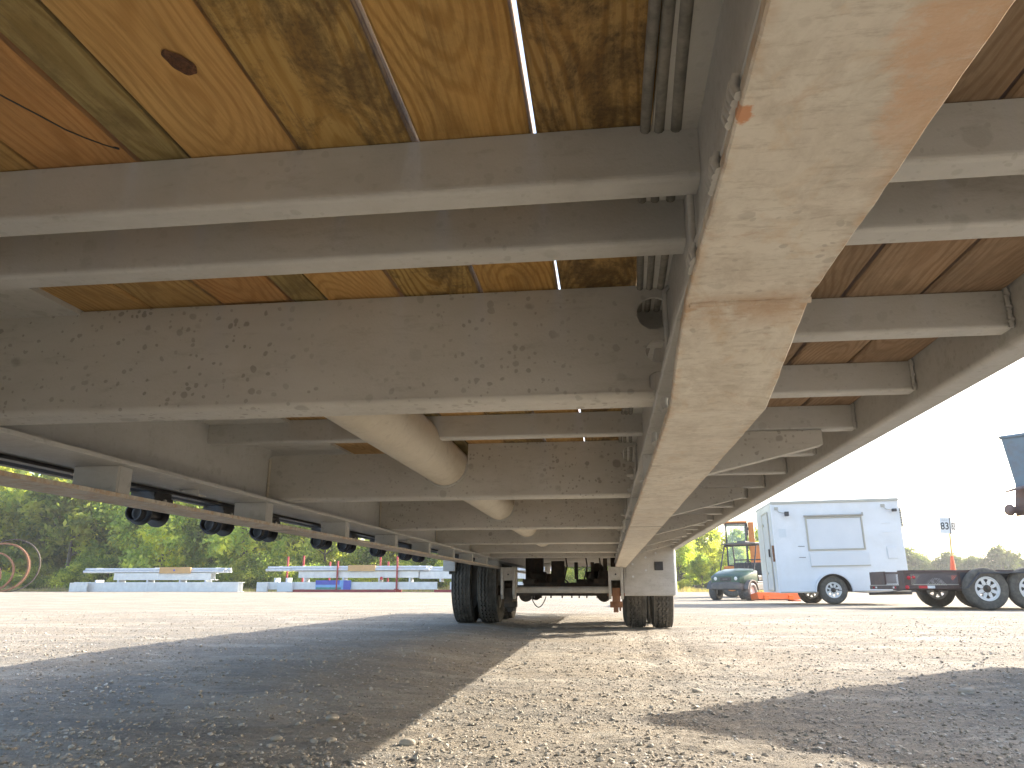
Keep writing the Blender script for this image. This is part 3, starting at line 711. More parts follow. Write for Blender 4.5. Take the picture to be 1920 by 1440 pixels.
for bx in (-1.04, .082):
    mb = MB()
    for s in (-1, 1):
        x = bx + s * .062
        mb.extrude([(HY - .01, .709), (HY + .22, .709), (HY + .22, .58), (HY + .10, .395), (HY + .02, .385), (HY - .02, .43)], x - .014, x + .014)
    mb.build('spring_hanger', M_HANG, TR, .003)
    mb = MB(); mb.box(bx - .048, bx + .048, HY, HY + .012, .575, .708); mb.build('hanger_plate', M_HANG, TR)
    mb = MB(); mb.cyl((bx, HY - .003, .635), (bx, HY + .001, .635), .009, 12); mb.build('hole_shade_disc', M_INK, TR)  # black disc standing in for the shaded inside of a hole
    mb = MB(); mb.lathe([(-.046, .001), (-.046, .042), (.046, .042), (.046, .001)], 20, 'X', (bx, HY + .10, .535)); mb.build('spring_eye', M_DARK, TR)
    mb = MB(); mb.cyl((bx - .09, HY + .13, .43), (bx + .09, HY + .13, .43), .016, 12)
    mb.box(bx - .040, bx + .040, HY + .03, HY + .30, .36, .50)
    mb.box(bx - .065, bx + .065, HY + .18, HY + .30, .30, .36); mb.box(bx - .03, bx + .02, HY + .2, HY + .28, .25, .30); mb.box(bx + .03, bx + .05, HY + .2, HY + .28, .265, .30)
    mb.build('shackle', M_RUST if bx > -.5 else M_DARK, TR, .006)
mb = MB(); mb.cyl((-.985, HY + .08, .479), (.03, HY + .08, .479), .034, 24); mb.build('cross_tube', M_HANG, TR)
mb = MB(); mb.box(bxL + .1, bxR - .08, 8.9, 8.99, .41, .425); mb.box(bxL + .1, bxR - .08, 8.9, 8.91, .425, .50)
for k in range(9):
    x = -.86 + k * .105 + .02 * math.sin(k * 5); mb.box(x, x + .012, 8.9, 8.99, .385, .4098)
mb.build('axle_bracket_bar', M_DARK, TR)
mb = MB(); mb.tube([(-.86 + .165 * i / 14, 8.7, .405 - .115 * math.sin(math.pi * i / 14) ** .8) for i in range(15)], .006, 8); mb.build('brake_hose', M_HOSE, TR)
# dark suspension frame behind
mb = MB()
mb.box(-1.0, .1, 9.2, 9.26, .50, .56); mb.box(-1.0, .1, 9.1, 9.2, .88, .94)
mb.build('suspension_frame', M_DARK, TR)
mb = MB()
for (x0, x1, z0, z1) in ((-1.02, -.80, .56, .86), (-.69, -.53, .56, .82), (-.38, -.19, .56, .60), (-.40, -.36, .6, .8), (-.20, -.16, .6, .8), (-.11, .05, .56, .70), (-.05, .0, .7, .84), (.04, .10, .56, .9)):
    mb.box(x0, x1, 9.30 + .3 * abs(x0), 9.42 + .3 * abs(x0), z0, z1)
for x in (-.50, -.26, -.10): mb.tube([(x, 9.25, .90), (x + .02, 9.24, .75), (x - .015, 9.25, .6), (x + .05, 9.25, .54)], .009, 8)
mb.build('suspension_links', M_DARK, TR, .01)
for (x, r) in ((-.60, .075), (-.12, .075)):
    mb = MB(); mb.cyl((x, 9.5, .72), (x, 9.95, .72), r, 20); mb.build('air_tank', M_DARK, TR)
# aluminium box in front of the right wheels
mb = MB(); mb.box(.172, .705, 8.36, 8.372, .425, .922); mb.box(.172, .178, 8.3722, 8.52, .425, .922); mb.box(.172, .705, 8.3722, 8.44, .417, .4235)
BXP = mb.build('wheel_box', M_BOX, TR, .002)
mb = MB()
for k in range(9): mb.lathe([(8.375 + k * .035, .62 * 0 + .001), (8.375 + k * .035, .0)], 4, 'Y', (0, 0, 0))
mb = MB(); pts = []
for k in range(22): pts.append((.708 + (.022 if k % 2 else .010), 8.375 + k * .016))
pts += [(.706, 8.375 + 21 * .016), (.706, 8.375)]
mb.extrude(pts, .43, .915, 'Z'); mb.build('ribbed_side', M_GALV, BXP)
mb = MB(); mb.box(.20, .44, 8.354, 8.3596, .57, .915); mb.build('door_flap', M_BOX, BXP, .002)
mb = MB(); mb.box(.502, .592, 8.350, 8.3594, .68, .77); mb.build('black_vent', M_BLACK, BXP, .003)
mb = MB()
for (x, z) in ((.41, .815), (.41, .68), (.27, .745), (.27, .615), (.52, .86)): mb.lathe([(8.353, .0005), (8.351, .006), (8.347, .0105), (8.3538, .012)], 12, 'Y', (x, 0, z))
mb.build('bolt_heads', M_GALV, BXP)
# small box end under the left rail ahead of the left wheels
mb = MB(); mb.box(-1.935, -1.79, 8.95, 9.05, .69, .82); mb.build('reflector_bracket', M_BOX, TR, .004)
mb = MB(); mb.box(-1.885, -1.77, 9.055, 9.2, .655, .86); mb.build('fender_end', M_BLACK, TR, .004)
# rear cross sill and under-ride bar
mb = MB(); mb.box(XL, XR, Y1 + .002, Y1 + .03, .86, 1.06); mb.build('rear_sill', M_STEEL, TR)
mb = MB(); mb.box(XL + .3, XR - .3, Y1 - .05, Y1 + .05, .50, .58); mb.box(-1.1, -1.0, Y1 - .03, Y1, .58, .90); mb.box(-.1, 0, Y1 - .03, Y1, .58, .90); mb.build('rear_bumper', M_STEEL, TR)

# ---------------------------------------------------------------- wheels for the far vehicles
def road_wheel(parent, c, r, wd, facing=-1, nh=8, rim=.56, rot=0.0, mat=None):
    """axis along local Y; facing -1 shows the dish towards -Y"""
    mat = mat or M_RIMW; rr_ = r * rim; wb_ = thing_part = bpy.data.objects.new('wheel', None); link(wb_, parent); wb_.location = c
    mb = MB(); hw = wd / 2
    mb.lathe([(-hw * .7, rr_), (-hw, rr_ * 1.18), (-hw, r * .88), (-hw * .82, r * .975), (-hw * .45, r), (0, r * 1.004), (hw * .45, r), (hw * .82, r * .975), (hw, r * .88), (hw, rr_ * 1.18), (hw * .7, rr_)], 44, 'Y')
    mb.build('tyre', M_RUBBER, wb_)
    mb = MB(); mb.lathe([(facing * hw * .82, rr_ * 1.02), (facing * hw * .9, rr_ * .98), (facing * hw * .6, rr_ * .9), (facing * -hw * .6, rr_ * .88), (-facing * hw * .8, rr_)], 36, 'Y'); mb.build('rim_barrel', mat, wb_)
    ho = []
    if nh:
        for k in range(nh):
            a = rot + k * 2 * math.pi / nh; q = math.pi / nh * .62
            ho.append([(rr_ * .78 * math.cos(a - q), rr_ * .78 * math.sin(a - q)), (rr_ * .82 * math.cos(a), rr_ * .82 * math.sin(a)), (rr_ * .78 * math.cos(a + q), rr_ * .78 * math.sin(a + q)), (rr_ * .50 * math.cos(a + q * .35), rr_ * .50 * math.sin(a + q * .35)), (rr_ * .50 * math.cos(a - q * .35), rr_ * .50 * math.sin(a - q * .35))])
    plate('rim_face', ring(0, 0, rr_ * .93, 36), ho, .012, mat, wb_, Matrix.Translation((0, facing * hw * .55, 0)) @ XZ)
    mb = MB(); mb.lathe([(facing * hw * .55, rr_ * .34), (facing * hw * .75, rr_ * .30), (facing * hw * 1.0, rr_ * .20), (facing * hw * 1.02, .001)], 18, 'Y')
    for k in range(8):
        a = k * math.pi / 4; mb.cyl((rr_ * .42 * math.cos(a), facing * hw * .5, rr_ * .42 * math.sin(a)), (rr_ * .42 * math.cos(a), facing * hw * .72, rr_ * .42 * math.sin(a)), .009, 6)
    mb.build('hub', M_DARK, wb_)
    return wb_

# ---------------------------------------------------------------- food trailer
gz = float(ground_z(5.5, 20)); FT = thing('food_trailer', 'white box food trailer with closed serving hatch parked beside the flatbed', 'food trailer', (4.25, 20.0, gz), 0, rot=(0, R(-.9), R(-1.5)))
L_, W_, zb, zt = 3.08, 2.3, .29, 2.50
hole_arch = [(1.30 - .44, 0), (1.30 + .44, 0)]
arch = [(1.30 + .43 * math.cos(a), .30 + .43 * math.sin(a) * .98) for a in np.linspace(math.pi, 0, 20)]
outer = [(0, zb), (.87, zb)] + [p for p in arch if p[1] > zb][0:] + [(1.73, zb), (L_, zb), (L_, zt), (0, zt)]
plate('side_wall', outer, [], .03, M_WHITE, FT, Matrix.Translation((0, .015, 0)) @ XZ)
mb = MB(); mb.box(0.001, .03, .0305, W_, zb, zt); mb.build('end_wall', M_WHITE, FT, .004)
mb = MB(); mb.box(L_ - .03, L_ - .001, .0305, W_, zb, zt); mb.build('end_wall', M_WHITE, FT, .004)
mb = MB(); mb.box(.031, L_ - .031, W_ - .03, W_ - .001, zb + .5, zt); mb.build('side_wall', M_WHITE, FT)
mb = MB(); mb.box(-.015, L_ + .015, -.015, W_ + .015, zt + .001, zt + .05); mb.build('roof', M_WHITE, FT, .012)
mb = MB(); mb.box(-.018, L_ + .018, -.02, -.002, zt - .03, zt + .035); mb.build('roof_trim', M_TRIM, FT, .004)
mb = MB(); mb.box(.031, .84, .031, W_ - .031, zb, zb + .06); mb.box(1.76, L_ - .031, .031, W_ - .031, zb, zb + .06); mb.build('floor', M_GREYP, FT)
mb = MB(); mb.box(-.02, .035, -.022, -.001, zb, zt - .03); mb.build('corner_trim', M_WHITE, FT, .006)
mb = MB(); mb.box(.0, .84, -.014, -.001, zb - .012, zb + .02); mb.box(1.75, L_, -.014, -.001, zb - .012, zb + .02); mb.build('base_trim', M_TRIM, FT)
# serving hatch with frame, awning rail and folded shelf
hx0, hx1, hz0, hz1 = .80, 2.17, 1.29, 2.12
fr = MB(); t_ = .035
fr.box(hx0, hx0 + t_, -.032, -.001, hz0, hz1); fr.box(hx1 - t_, hx1, -.032, -.001, hz0, hz1); fr.box(hx0 + t_, hx1 - t_, -.032, -.001, hz0, hz0 + t_); fr.box(hx0 + t_, hx1 - t_, -.032, -.001, hz1 - t_, hz1)
fro = fr.build('hatch_frame', M_TRIM, FT, .004)
mb = MB(); mb.box(hx0 + t_ + .004, hx1 - t_ - .004, -.020, -.001, hz0 + t_ + .004, hz1 - t_ - .004); mb.build('hatch_panel', M_PANEL, fro, .006)
mb = MB(); mb.cyl((hx0 - .03, -.045, hz1 + .03), (hx1 + .03, -.045, hz1 + .03), .026, 14); mb.box(hx1 + .0, hx1 + .03, -.06, -.03, hz1 + .03, hz1 + .09); mb.build('awning_rail', M_TRIM, FT)
mb = MB(); mb.box(hx0 + .02, hx1 + .06, -.034, -.001, .91, 1.235); mb.build('folding_shelf', M_PANEL, FT, .006)
mb = MB(); mb.box(hx0 + .02, hx1 + .06, -.040, -.0345, .905, .925); mb.build('shelf_trim', M_TRIM, FT)
mb = MB(); mb.box(.13, .31, -.006, -.001, 1.64, 1.85); mb.build('paper_notice', M_SIGN, FT)
for (x, z, w_, h_) in ((2.62, 1.92, .22, .02), (2.62, 1.70, .22, .02)):
    mb = MB(); mb.box(x, x + w_, -.012, -.001, z, z + h_); mb.build('wall_vent', M_PANEL, FT, .003)
mb = MB(); mb.box(2.66, 2.90, -.020, -.001, 1.06, 1.36); v_ = mb.build('access_hatch', M_PANEL, FT, .006)
mb = MB(); mb.box(2.68, 2.88, -.024, -.0205, 1.08, 1.33); mb.build('hatch_door', M_WHITE, v_, .003)
for (x, z) in ((.56, 1.40), (.56, 1.13)):
    mb = MB(); mb.box(x, x + .16, -.010, -.001, z, z + .012); mb.build('side_marker', M_GREYP, FT)
for x in (.08, 2.66):                       # flood lights on bent arms
    mb = MB(); mb.box(x, x + .09, -.03, -.001, 2.33, 2.40); mb.tube([(x + .05, -.03, 2.35), (x + .08, -.09, 2.27), (x + .18, -.12, 2.24), (x + .25, -.10, 2.24)], .010, 8); fl = mb.build('flood_light', M_TRIM, FT)
    mb = MB(); mb.box(x + .22, x + .32, -.16, -.07, 2.16 if x < 1 else 2.20, 2.27); mb.build('lamp_head', M_BLACK, fl, .006)
mb = MB(); pts = [(1.30 + .46 * math.cos(a), .30 + .46 * math.sin(a)) for a in np.linspace(math.pi, 0, 24)] + [(1.30 + .425 * math.cos(a), .30 + .425 * math.sin(a)) for a in np.linspace(0, math.pi, 24)]
mb.extrude(pts, -.07, .0, 'Y'); mb.build('fender_trim', M_PANEL, FT)
mb = MB(); pts = [(1.30 + .424 * math.cos(a), .30 + .424 * math.sin(a)) for a in np.linspace(math.pi, 0, 24)] + [(1.30 + .41 * math.cos(a), .30 + .41 * math.sin(a)) for a in np.linspace(0, math.pi, 24)]
mb.extrude(pts, -.0, .35, 'Y'); mb.box(.85, 1.75, .35, .36, .3, .75); mb.build('wheel_well', M_BLACK, FT)
road_wheel(FT, (1.30, .13, .335), .338, .21, -1, 8, .56); road_wheel(FT, (1.22, W_ - .12, .30), .338, .21, -1, 8, .56)
mb = MB(); mb.cyl((1.30, .2, .33), (1.30, W_ - .2, .33), .035, 12); mb.build('axle_tube', M_BLACK, FT)
# door in the left end
mb = MB(); mb.box(-.022, -.001, .55, 1.32, .36, 2.30); dr = mb.build('door', M_WHITE, FT, .006)
mb = MB()
for (a, b, c, d) in ((.52, .55, .34, 2.33), (1.32, 1.35, .34, 2.33), (.5502, 1.3198, 2.301, 2.33), (.5502, 1.3198, .33, .359)): mb.box(-.03, -.001, a, b, c, d)
mb.build('door_frame', M_TRIM, dr, .002)
mb = MB(); mb.box(-.06, -.023, .60, .66, 1.18, 1.38); mb.build('door_handle', M_BLACK, dr, .004)
for z in (.75, 2.0):
    mb = MB(); mb.box(-.045, -.023, 1.1, 1.34, z, z + .05); mb.build('door_hinge', M_TRIM, dr)
mb = MB(); mb.box(-.05, -.001, .12, .16, 1.05, 1.45); mb.build('grab_rail', M_RUST, FT)
ac = MB(); ac.box(L_ + .002, L_ + .24, .55, 1.15, 1.86, 2.36); aco = ac.build('air_conditioner', M_TRIM, FT, .01)
mb = MB()
for k in range(7): mb.box(L_ + .02, L_ + .225, .53, .548, 1.90 + k * .062, 1.925 + k * .062)
mb.build('louvre', M_GREYP, aco)
mb = MB(); mb.box(2.2, 3.2, .3, .36, .20, .27); mb.box(L_, L_ + 1.1, 1.10, 1.18, .24, .32); mb.build('tow_frame', M_BLACK, FT)

# ---------------------------------------------------------------- open equipment trailer in front of it
gz = float(ground_z(7.2, 16.2)); ET = thing('equipment_trailer', 'dark brown open equipment trailer with mesh sides and tandem white wheels', 'trailer', (5.83, 16.0, gz), R(1.5))
def bar(mb, x0, x1, y0, y1, z0, z1): mb.box(x0, x1, y0, y1, z0, z1)
EW = 1.85
mb = MB(); bar(mb, .0, 4.6, -.02, .03, .70, .745); bar(mb, .0, 4.6, -.02, .03, .39, .46); bar(mb, 0, 4.6, EW - .03, EW + .02, .70, .745); bar(mb, 0, 4.6, EW - .03, EW + .02, .39, .46)
bar(mb, 0, .07, -.018, .028, .461, .699); bar(mb, .95, 1.0, -.018, .028, .461, .699); bar(mb, 3.1, 3.15, -.018, .028, .461, .699)
bar(mb, 0, .05, .031, EW - .031, .39, .44); bar(mb, 4.5, 4.55, .031, EW - .031, .39, .44)
for k in range(6): bar(mb, .4 + k * .7, .45 + k * .7, .031, EW - .031, .36, .42)
fo = mb.build('frame', M_BROWNF, ET, .003)
mb = MB(); bar(mb, .06, 4.5, .032, EW - .032, .445, .452); mb.build('floor', M_MESH, ET)
def mesh_panel(x0, x1, z0, z1, y, parent, step=.035, axis='x'):
    mb = MB(); w_ = x1 - x0; h_ = z1 - z0; th = .004
    n = int((w_ + h_) / step)
    for k in range(n):
        for s in (1, -1):
            a = k * step
            p0 = (min(a, w_), max(0, a - w_)); p1 = (max(0, a - h_), min(a, h_))
            if s < 0: p0 = (w_ - p0[0], p0[1]); p1 = (w_ - p1[0], p1[1])
            d = (Vector(p1) - Vector(p0))
            if d.length < .01: continue
            q = Vector((-d.y, d.x)).normalized() * th
            v = [(p0[0] - q.x, p0[1] - q.y), (p0[0] + q.x, p0[1] + q.y), (p1[0] + q.x, p1[1] + q.y), (p1[0] - q.x, p1[1] - q.y)]
            if axis == 'x': vs = [(x0 + a_, y, z0 + b_) for a_, b_ in v] + [(x0 + a_, y + .004, z0 + b_) for a_, b_ in v]
            else: vs = [(y, x0 + a_, z0 + b_) for a_, b_ in v] + [(y + .004, x0 + a_, z0 + b_) for a_, b_ in v]
            mb.add(vs, [(0, 1, 2, 3), (4, 7, 6, 5), (0, 4, 5, 1), (1, 5, 6, 2), (2, 6, 7, 3), (3, 7, 4, 0)])
    return mb.build('mesh_panel', M_MESH, parent, fix=False)
mesh_panel(.08, .95, .465, .70, .0, ET); mesh_panel(.08, 4.4, .465, .70, EW - .005, ET, .05)
# far-side rear corner, built at the tail end: side box, mesh gate, lamps
mesh_panel(.55, EW - .05, .50, .70, .01, ET, .04, 'y')
mb = MB(); bar(mb, -.04, -.002, 1.05, EW + .02, .46, .74); mb.build('tail_post', M_BROWNF, ET, .004)
mb = MB(); bar(mb, -.05, -.002, -.02, .30, .38, .745); mb.build('tail_post', M_BROWNF, ET, .004)
mb = MB(); bar(mb, -.06, -.002, .301, EW + .02, .38, .455); rb = mb.build('rear_beam', M_BROWNF, ET, .003)
mb = MB(); bar(mb, -.065, -.01, .31, EW, .456, .47); mb.build('worn_edge', M_TRIM, ET)
for yy in (.42, .50, 1.45, 1.6):
    mb = MB(); bar(mb, -.068, -.0605, yy, yy + .07, .40, .435); mb.build('marker_lamp', M_TAIL if yy < .45 or yy > 1.55 else M_LENS, rb)
for (x, z, r) in ((.03, .60, .036), (.12, .61, .03)):
    mb = MB(); mb.lathe([(-.021, r), (-.045, r * .9), (-.055, .001)], 18, 'Y', (x, 0, z)); mb.build('tail_light', M_TAIL, ET)
mb = MB(); mb.lathe([(-.021, .04), (-.03, .04), (-.034, .001)], 18, 'Y', (-.02, 0, .42)); mb.build('tail_light', M_TAIL, ET)
mb = MB(); bar(mb, .20, .36, -.026, -.0205, .40, .45); mb.build('reflector', M_TAIL, ET)
mb = MB(); bar(mb, .361, .50, -.026, -.0205, .40, .45); mb.build('reflector', M_LENS, ET)
mb = MB(); bar(mb, .10, .95, -.024, -.0205, .466, .478); mb.build('worn_edge', M_TRIM, ET)
for yy, nm in ((-.30, 0), (EW + .02, 1)):
    mb = MB(); x0 = .96
    for (a, b) in (((x0, .42), (x0 + .26, .70)), ):
        mb.extrude([(x0, .40), (x0 + .03, .40), (x0 + .29, .672), (2.45, .685), (2.73, .40), (2.76, .40), (2.48, .715), (x0 + .27, .705)], yy, yy + .28, 'Y')
    mb.build('fender', M_NAVY, ET, .003)
mb = MB(); bar(mb, 1.0, 2.8, .0, .03, .4, .70); bar(mb, 1.0, 2.8, -.03, -.0, .30, .45); mb.build('side_plate', M_NAVY, ET)
for (x, y) in ((1.36, -.15), (2.16, -.15), (1.36, EW + .15), (2.16, EW + .15)): road_wheel(ET, (x, y, .392), .394, .23, -1, 8, .57)
for x in (1.36, 2.16):
    mb = MB(); mb.cyl((x, .0, .39), (x, EW, .39), .04, 12); mb.build('axle_tube', M_BLACK, ET)
mb = MB(); mb.tube([(-.02, .05, .38), (-.2, .4, .33), (-.4, .9, .31), (-.8, 1.3, .34), (-1.0, 1.7, .42)], .008, 6); mb.tube([(.08, -.02, .38), (.25, -.05, .29), (.55, -.05, .27)], .006, 6); mb.build('light_cable', M_BLACK, ET)

# ---------------------------------------------------------------- utility vehicle
gz = float(ground_z(4, 26)); UV = thing('utility_vehicle', 'small green and black utility vehicle with canopy parked behind the white trailer', 'utility vehicle', (3.85, 26.1, gz), R(-38))
# local: front faces -Y, width along X
mb = MB()
hood = [(-.02, .62), (.04, .78), (.55, .94), (.92, 1.0), (.92, .66), (.30, .56)]
def loft(mb, secs, smooth=True):
    m = len(secs[0]); vs = [v for s in secs for v in s]
    mb.add(vs, [(i * m + k, i * m + (k + 1) % m, (i + 1) * m + (k + 1) % m, (i + 1) * m + k) for i in range(len(secs) - 1) for k in range(m)], smooth)
    mb.add(secs[0], [tuple(range(m))]); mb.add(secs[-1], [tuple(range(m))]); return mb
def rsec(y, w, z0, z1, r=.08, tw=.8):
    return [(-w, y, z0), (w, y, z0), (w, y, z1 - r), (w * tw, y, z1), (0, y, z1 + .025), (-w * tw, y, z1), (-w, y, z1 - r)]
loft(mb, [rsec(0, .50, .58, .76, .05), rsec(.10, .60, .54, .84), rsec(.5, .66, .60, .95), rsec(.92, .66, .60, 1.02)]); mb.build('hood', M_GREENP, UV, .01)
mb = MB(); loft(mb, [rsec(-.05, .46, .38, .52, .03), rsec(.0, .56, .34, .585), rsec(.18, .60, .34, .60)]); mb.build('bumper', M_GREYP, UV, .01)
mb = MB(); mb.box(-.20, .20, -.03, .03, .62, .74); mb.build('grille', M_BLACK, UV, .01)
mb = MB(); mb.box(-.09, .09, -.036, -.031, .66, .70); mb.build('badge_plate', M_GREYP, UV)
for s in (-1, 1):
    mb = MB(); mb.lathe([(-.035, .001), (-.03, .05), (.0, .075), (.06, .08)], 18, 'Y', (s * .37, .02, .70)); h_ = mb.build('headlight', M_LENS, UV)
    mb = MB(); mb.box(s * .37 - .13, s * .37 + .13, .012, .05, .63, .77); mb.build('headlight_bezel', M_BLACK, h_, .02)
mb = MB(); mb.box(-.62, .62, .92, 2.0, .34, .55); mb.box(-.62, .62, 1.0, 1.9, .551, .62); mb.build('chassis_tub', M_GREYP, UV, .02)
mb = MB(); mb.box(-.65, .65, 1.75, 2.9, .60, .98); mb.build('cargo_bed', M_GREYP, UV, .02)
mb = MB(); mb.box(-.55, .55, 1.2, 1.65, .621, .82); mb.box(-.55, .55, 1.58, 1.70, .821, 1.25); mb.build('seat', M_BLACK, UV, .04)
mb = MB()
for s in (-1, 1): mb.tube([(s * .62, .80, .98), (s * .60, 1.12, 1.78), (s * .60, 1.2, 1.84), (s * .60, 1.72, 1.84), (s * .62, 1.85, .95)], .024, 10)
for y, z in ((1.14, 1.80), (1.72, 1.84), (1.78, 1.35)): mb.cyl((-.6, y, z), (.6, y, z), .022, 10)
mb.build('roll_cage', M_BLACK, UV)
mb = MB(); loft(mb, [rsec(1.0, .64, 1.85, 1.89, .01), rsec(1.4, .66, 1.855, 1.91, .01), rsec(1.85, .64, 1.85, 1.89, .01)]); mb.box(-.12, .2, 1.15, 1.45, 1.912, 1.96); mb.build('canopy', M_GREYP, UV)
mb = MB(); mb.lathe([(-.012, .15), (0, .165), (.012, .15), (0, .138)], 24, 'Y', (.28, 1.08, 1.12), True); mb.tube([(.28, 1.08, 1.12), (.28, .95, .95)], .02, 8); mb.build('steering_wheel', M_BLACK, UV)
mb = MB(); mb.box(-.58, .58, .82, .83, 1.02, 1.75, Matrix.Translation((0, .16, -.2)) @ Matrix.Rotation(R(-22), 4, 'X') @ Matrix.Translation((0, .1, .15))); 
for (x, y, r) in ((-.62, .42, .29), (.62, .42, .29), (-.62, 2.35, .29), (.62, 2.35, .29)):
    wv_ = bpy.data.objects.new('wheel', None); link(wv_, UV); wv_.location = (x, y, r)
    mb = MB(); mb.lathe([(-.09, .15), (-.13, .20), (-.13, .25), (-.09, .285), (0, .292), (.09, .285), (.13, .25), (.13, .20), (.09, .15)], 28, 'X')
    for k in range(18):
        a = k * math.pi / 9; M4 = Matrix.Rotation(a, 4, 'X'); mb.box(-.10, -.01, -.012, .012, .285, .300, M4); mb.box(.01, .10, .02, .044, .285, .300, M4)
    mb.build('tyre', simple('dusty_tyre', (.20, .19, .17), .9) if x < -.7 else M_GREYP, wv_)
    mb = MB(); s = 1 if x > 0 else -1; mb.lathe([(s * .08, .155), (s * .02, .14), (s * .02, .05), (s * .07, .04), (s * .07, .001)], 20, 'X'); mb.build('rim', M_PANEL, wv_)
for s in (-1, 1):
    mb = MB(); pts = [(.42 + .38 * math.cos(a), .29 + .38 * math.sin(a)) for a in np.linspace(math.pi * .93, .1, 14)] + [(.42 + .34 * math.cos(a), .29 + .34 * math.sin(a)) for a in np.linspace(.1, math.pi * .93, 14)]
    mb.extrude(pts, s * .60, s * .76, 'X'); mb.build('fender_flare', M_GREYP, UV)

# orange machine with glazed cab behind the utility vehicle
gz = float(ground_z(5.4, 33)); OM = thing('orange_machine', 'orange lifting machine with glazed cab behind the green utility vehicle', 'machine', (5.45, 33.0, gz), R(-8))
mb = MB(); mb.box(-.6, 2.2, -.3, 1.6, .6, 1.25); mb.box(-.45, 1.2, -.5, -.302, .7, 1.1); mb.build('chassis', M_ORANGE2, OM, .05)
mb = MB()
for (x, y) in ((-.44, -.28), (.36, -.28), (-.44, .8), (.36, .8)): mb.box(x, x + .055, y, y + .055, 1.251, 2.95)
for z in (2.90,): mb.box(-.46, .44, -.30, .88, z + .051, z + .10)
mb.box(-.385, .36, -.28, -.24, 1.25, 1.30); cabf = mb.build('cab_frame', M_BLACK, OM, .01)
mb = MB(); mb.box(-.50, .46, -.36, .9, 3.005, 3.08); mb.build('cab_roof', M_ORANGE2, OM, .03)
mb = MB(); mb.box(-.384, .359, -.262, -.254, 1.31, 2.94); mb.build('windscreen', M_GLASS, cabf)
mb = MB(); mb.box(-.432, -.424, -.22, .79, 1.31, 2.94); mb.build('side_window', M_GLASS, cabf)
mb = MB(); mb.box(.50, .72, -.1, .25, 1.26, 3.05); mb.box(.72, .95, .0, .2, 1.26, 2.2); mb.build('mast', M_ORANGE2, OM, .02)
mb = MB(); mb.cyl((.45, -.12, 2.5), (.45, -.12, 3.0), .03, 10); mb.box(.42, .5, -.2, -.12, 2.70, 2.82); mb.build('exhaust', M_BLACK, OM)
for (x, y) in ((-.35, -.45), (1.7, -.45), (-.35, 1.6), (1.7, 1.6)): road_wheel(OM, (x, y, .48), .48, .32, -1, 0, .5, mat=M_ORANGE2)
# orange attachment on the ground
gz = float(ground_z(5.6, 24.8)); OA = thing('orange_attachment', 'bright orange steel attachment lying on the gravel under the white trailer', 'attachment', (4.62, 24.8, gz), R(4))
mb = MB(); mb.extrude([(0, .06), (.9, .02), (1.02, .20), (.12, .27)], .0, 1.3, 'X'); mb.build('blade', M_ORANGE, OA, .01)
mb = MB(); mb.box(.15, .30, -.08, .0, .04, .18); mb.box(.9, 1.05, -.08, 0, .04, .18); mb.box(1.02, 1.32, .1, .5, -.01, .03); mb.build('mounting_lug', M_ORANGE, OA, .01)

# ---------------------------------------------------------------- row marker sign
gz = float(ground_z(15.9, 38)); SG = thing('row_marker_sign', 'leaning row marker post carrying two white boards numbered 83', 'sign', (15.88, 38.0, gz), 0, rot=(0, R(3.2), 0))
mb = MB(); mb.cyl((0, 0, 1.55), (0, 0, 3.5), .040, 12); mb.build('post', M_YELLOW, SG)
mb = MB(); mb.cyl((0, 0, 0), (0, 0, 1.2), .115, 16); mb.tube([(0, 0, 1.2), (0, 0, 1.75)], [.115, .06], 16); mb.build('post_base', M_REDO, SG)
def board(rz, loc):
    e = bpy.data.objects.new('board', None); link(e, SG); e.location = loc; e.rotation_euler = (0, 0, rz)
    mb = MB(); mb.box(-.21, .21, -.012, .012, 0, .74); pnl = mb.build('panel', M_SIGN, e, .002)
    cu = bpy.data.curves.new('number', 'FONT'); cu.body = '83'; cu.size = .46; cu.align_x = 'CENTER'; cu.extrude = .002; cu.offset = .008
    t = bpy.data.objects.new('number', cu); me = bpy.data.meshes.new_from_object(t); bpy.data.objects.remove(t)
    me.transform(Matrix.Translation((0, -.016, .19)) @ XZ @ Matrix.Diagonal((.78, 1, 1, 1))); me.materials.clear(); me.materials.append(M_INK)
    link(bpy.data.objects.new('number', me), e)
    mb = MB()
    for k in range(6): mb.box(-.12 + k * .042, -.092 + k * .042, -.0155, -.0125, .60, .635 + .012 * (k % 2))
    mb.build('small_print', M_GREYINK, e)
board(R(-28), (-.19, -.01, 2.78)); board(R(40), (.17, -.02, 2.78))
mb = MB(); mb.box(-.02, .02, -.14, -.10, 2.76, 3.54); mb.build('edge_strip', M_DARK, SG)

# ---------------------------------------------------------------- hopper at the right, with an unseen body shaped for its shadow
gz = 0.0; HP = thing('hopper_feeder', 'blue grey steel hopper with rusty lower lip at the right', 'hopper', (2.50, 5.0, 0), 0)
def quadwall(mb, a, b, c, d, th=.012):
    n = (Vector(b) - Vector(a)).cross(Vector(d) - Vector(a)).normalized() * th
    vs = [Vector(p) for p in (a, b, c, d)]; vs += [v + n for v in vs]
    mb.add(vs, [(0, 1, 2, 3), (4, 7, 6, 5), (0, 4, 5, 1), (1, 5, 6, 2), (2, 6, 7, 3), (3, 7, 4, 0)])
A = Vector((0, 0)); B = Vector((1.15, 1.15)); D = Vector((.42, -.34)); Cc = B + D + Vector((.5, -.6))
D2 = D + Vector((.5, -.6)) 
top = [(A.x, A.y), (D2.x, D2.y), (Cc.x, Cc.y), (B.x, B.y)]; cen = Vector((sum(p[0] for p in top) / 4, sum(p[1] for p in top) / 4))
zt_, zm_, zl_ = 1.412, 1.105, .93
mid_ = [(cen.x + (p[0] - cen.x) * .93 + (.012 if i == 0 else 0), cen.y + (p[1] - cen.y) * .93) for i, p in enumerate(top)]
mid_[0] = (.055, .03)
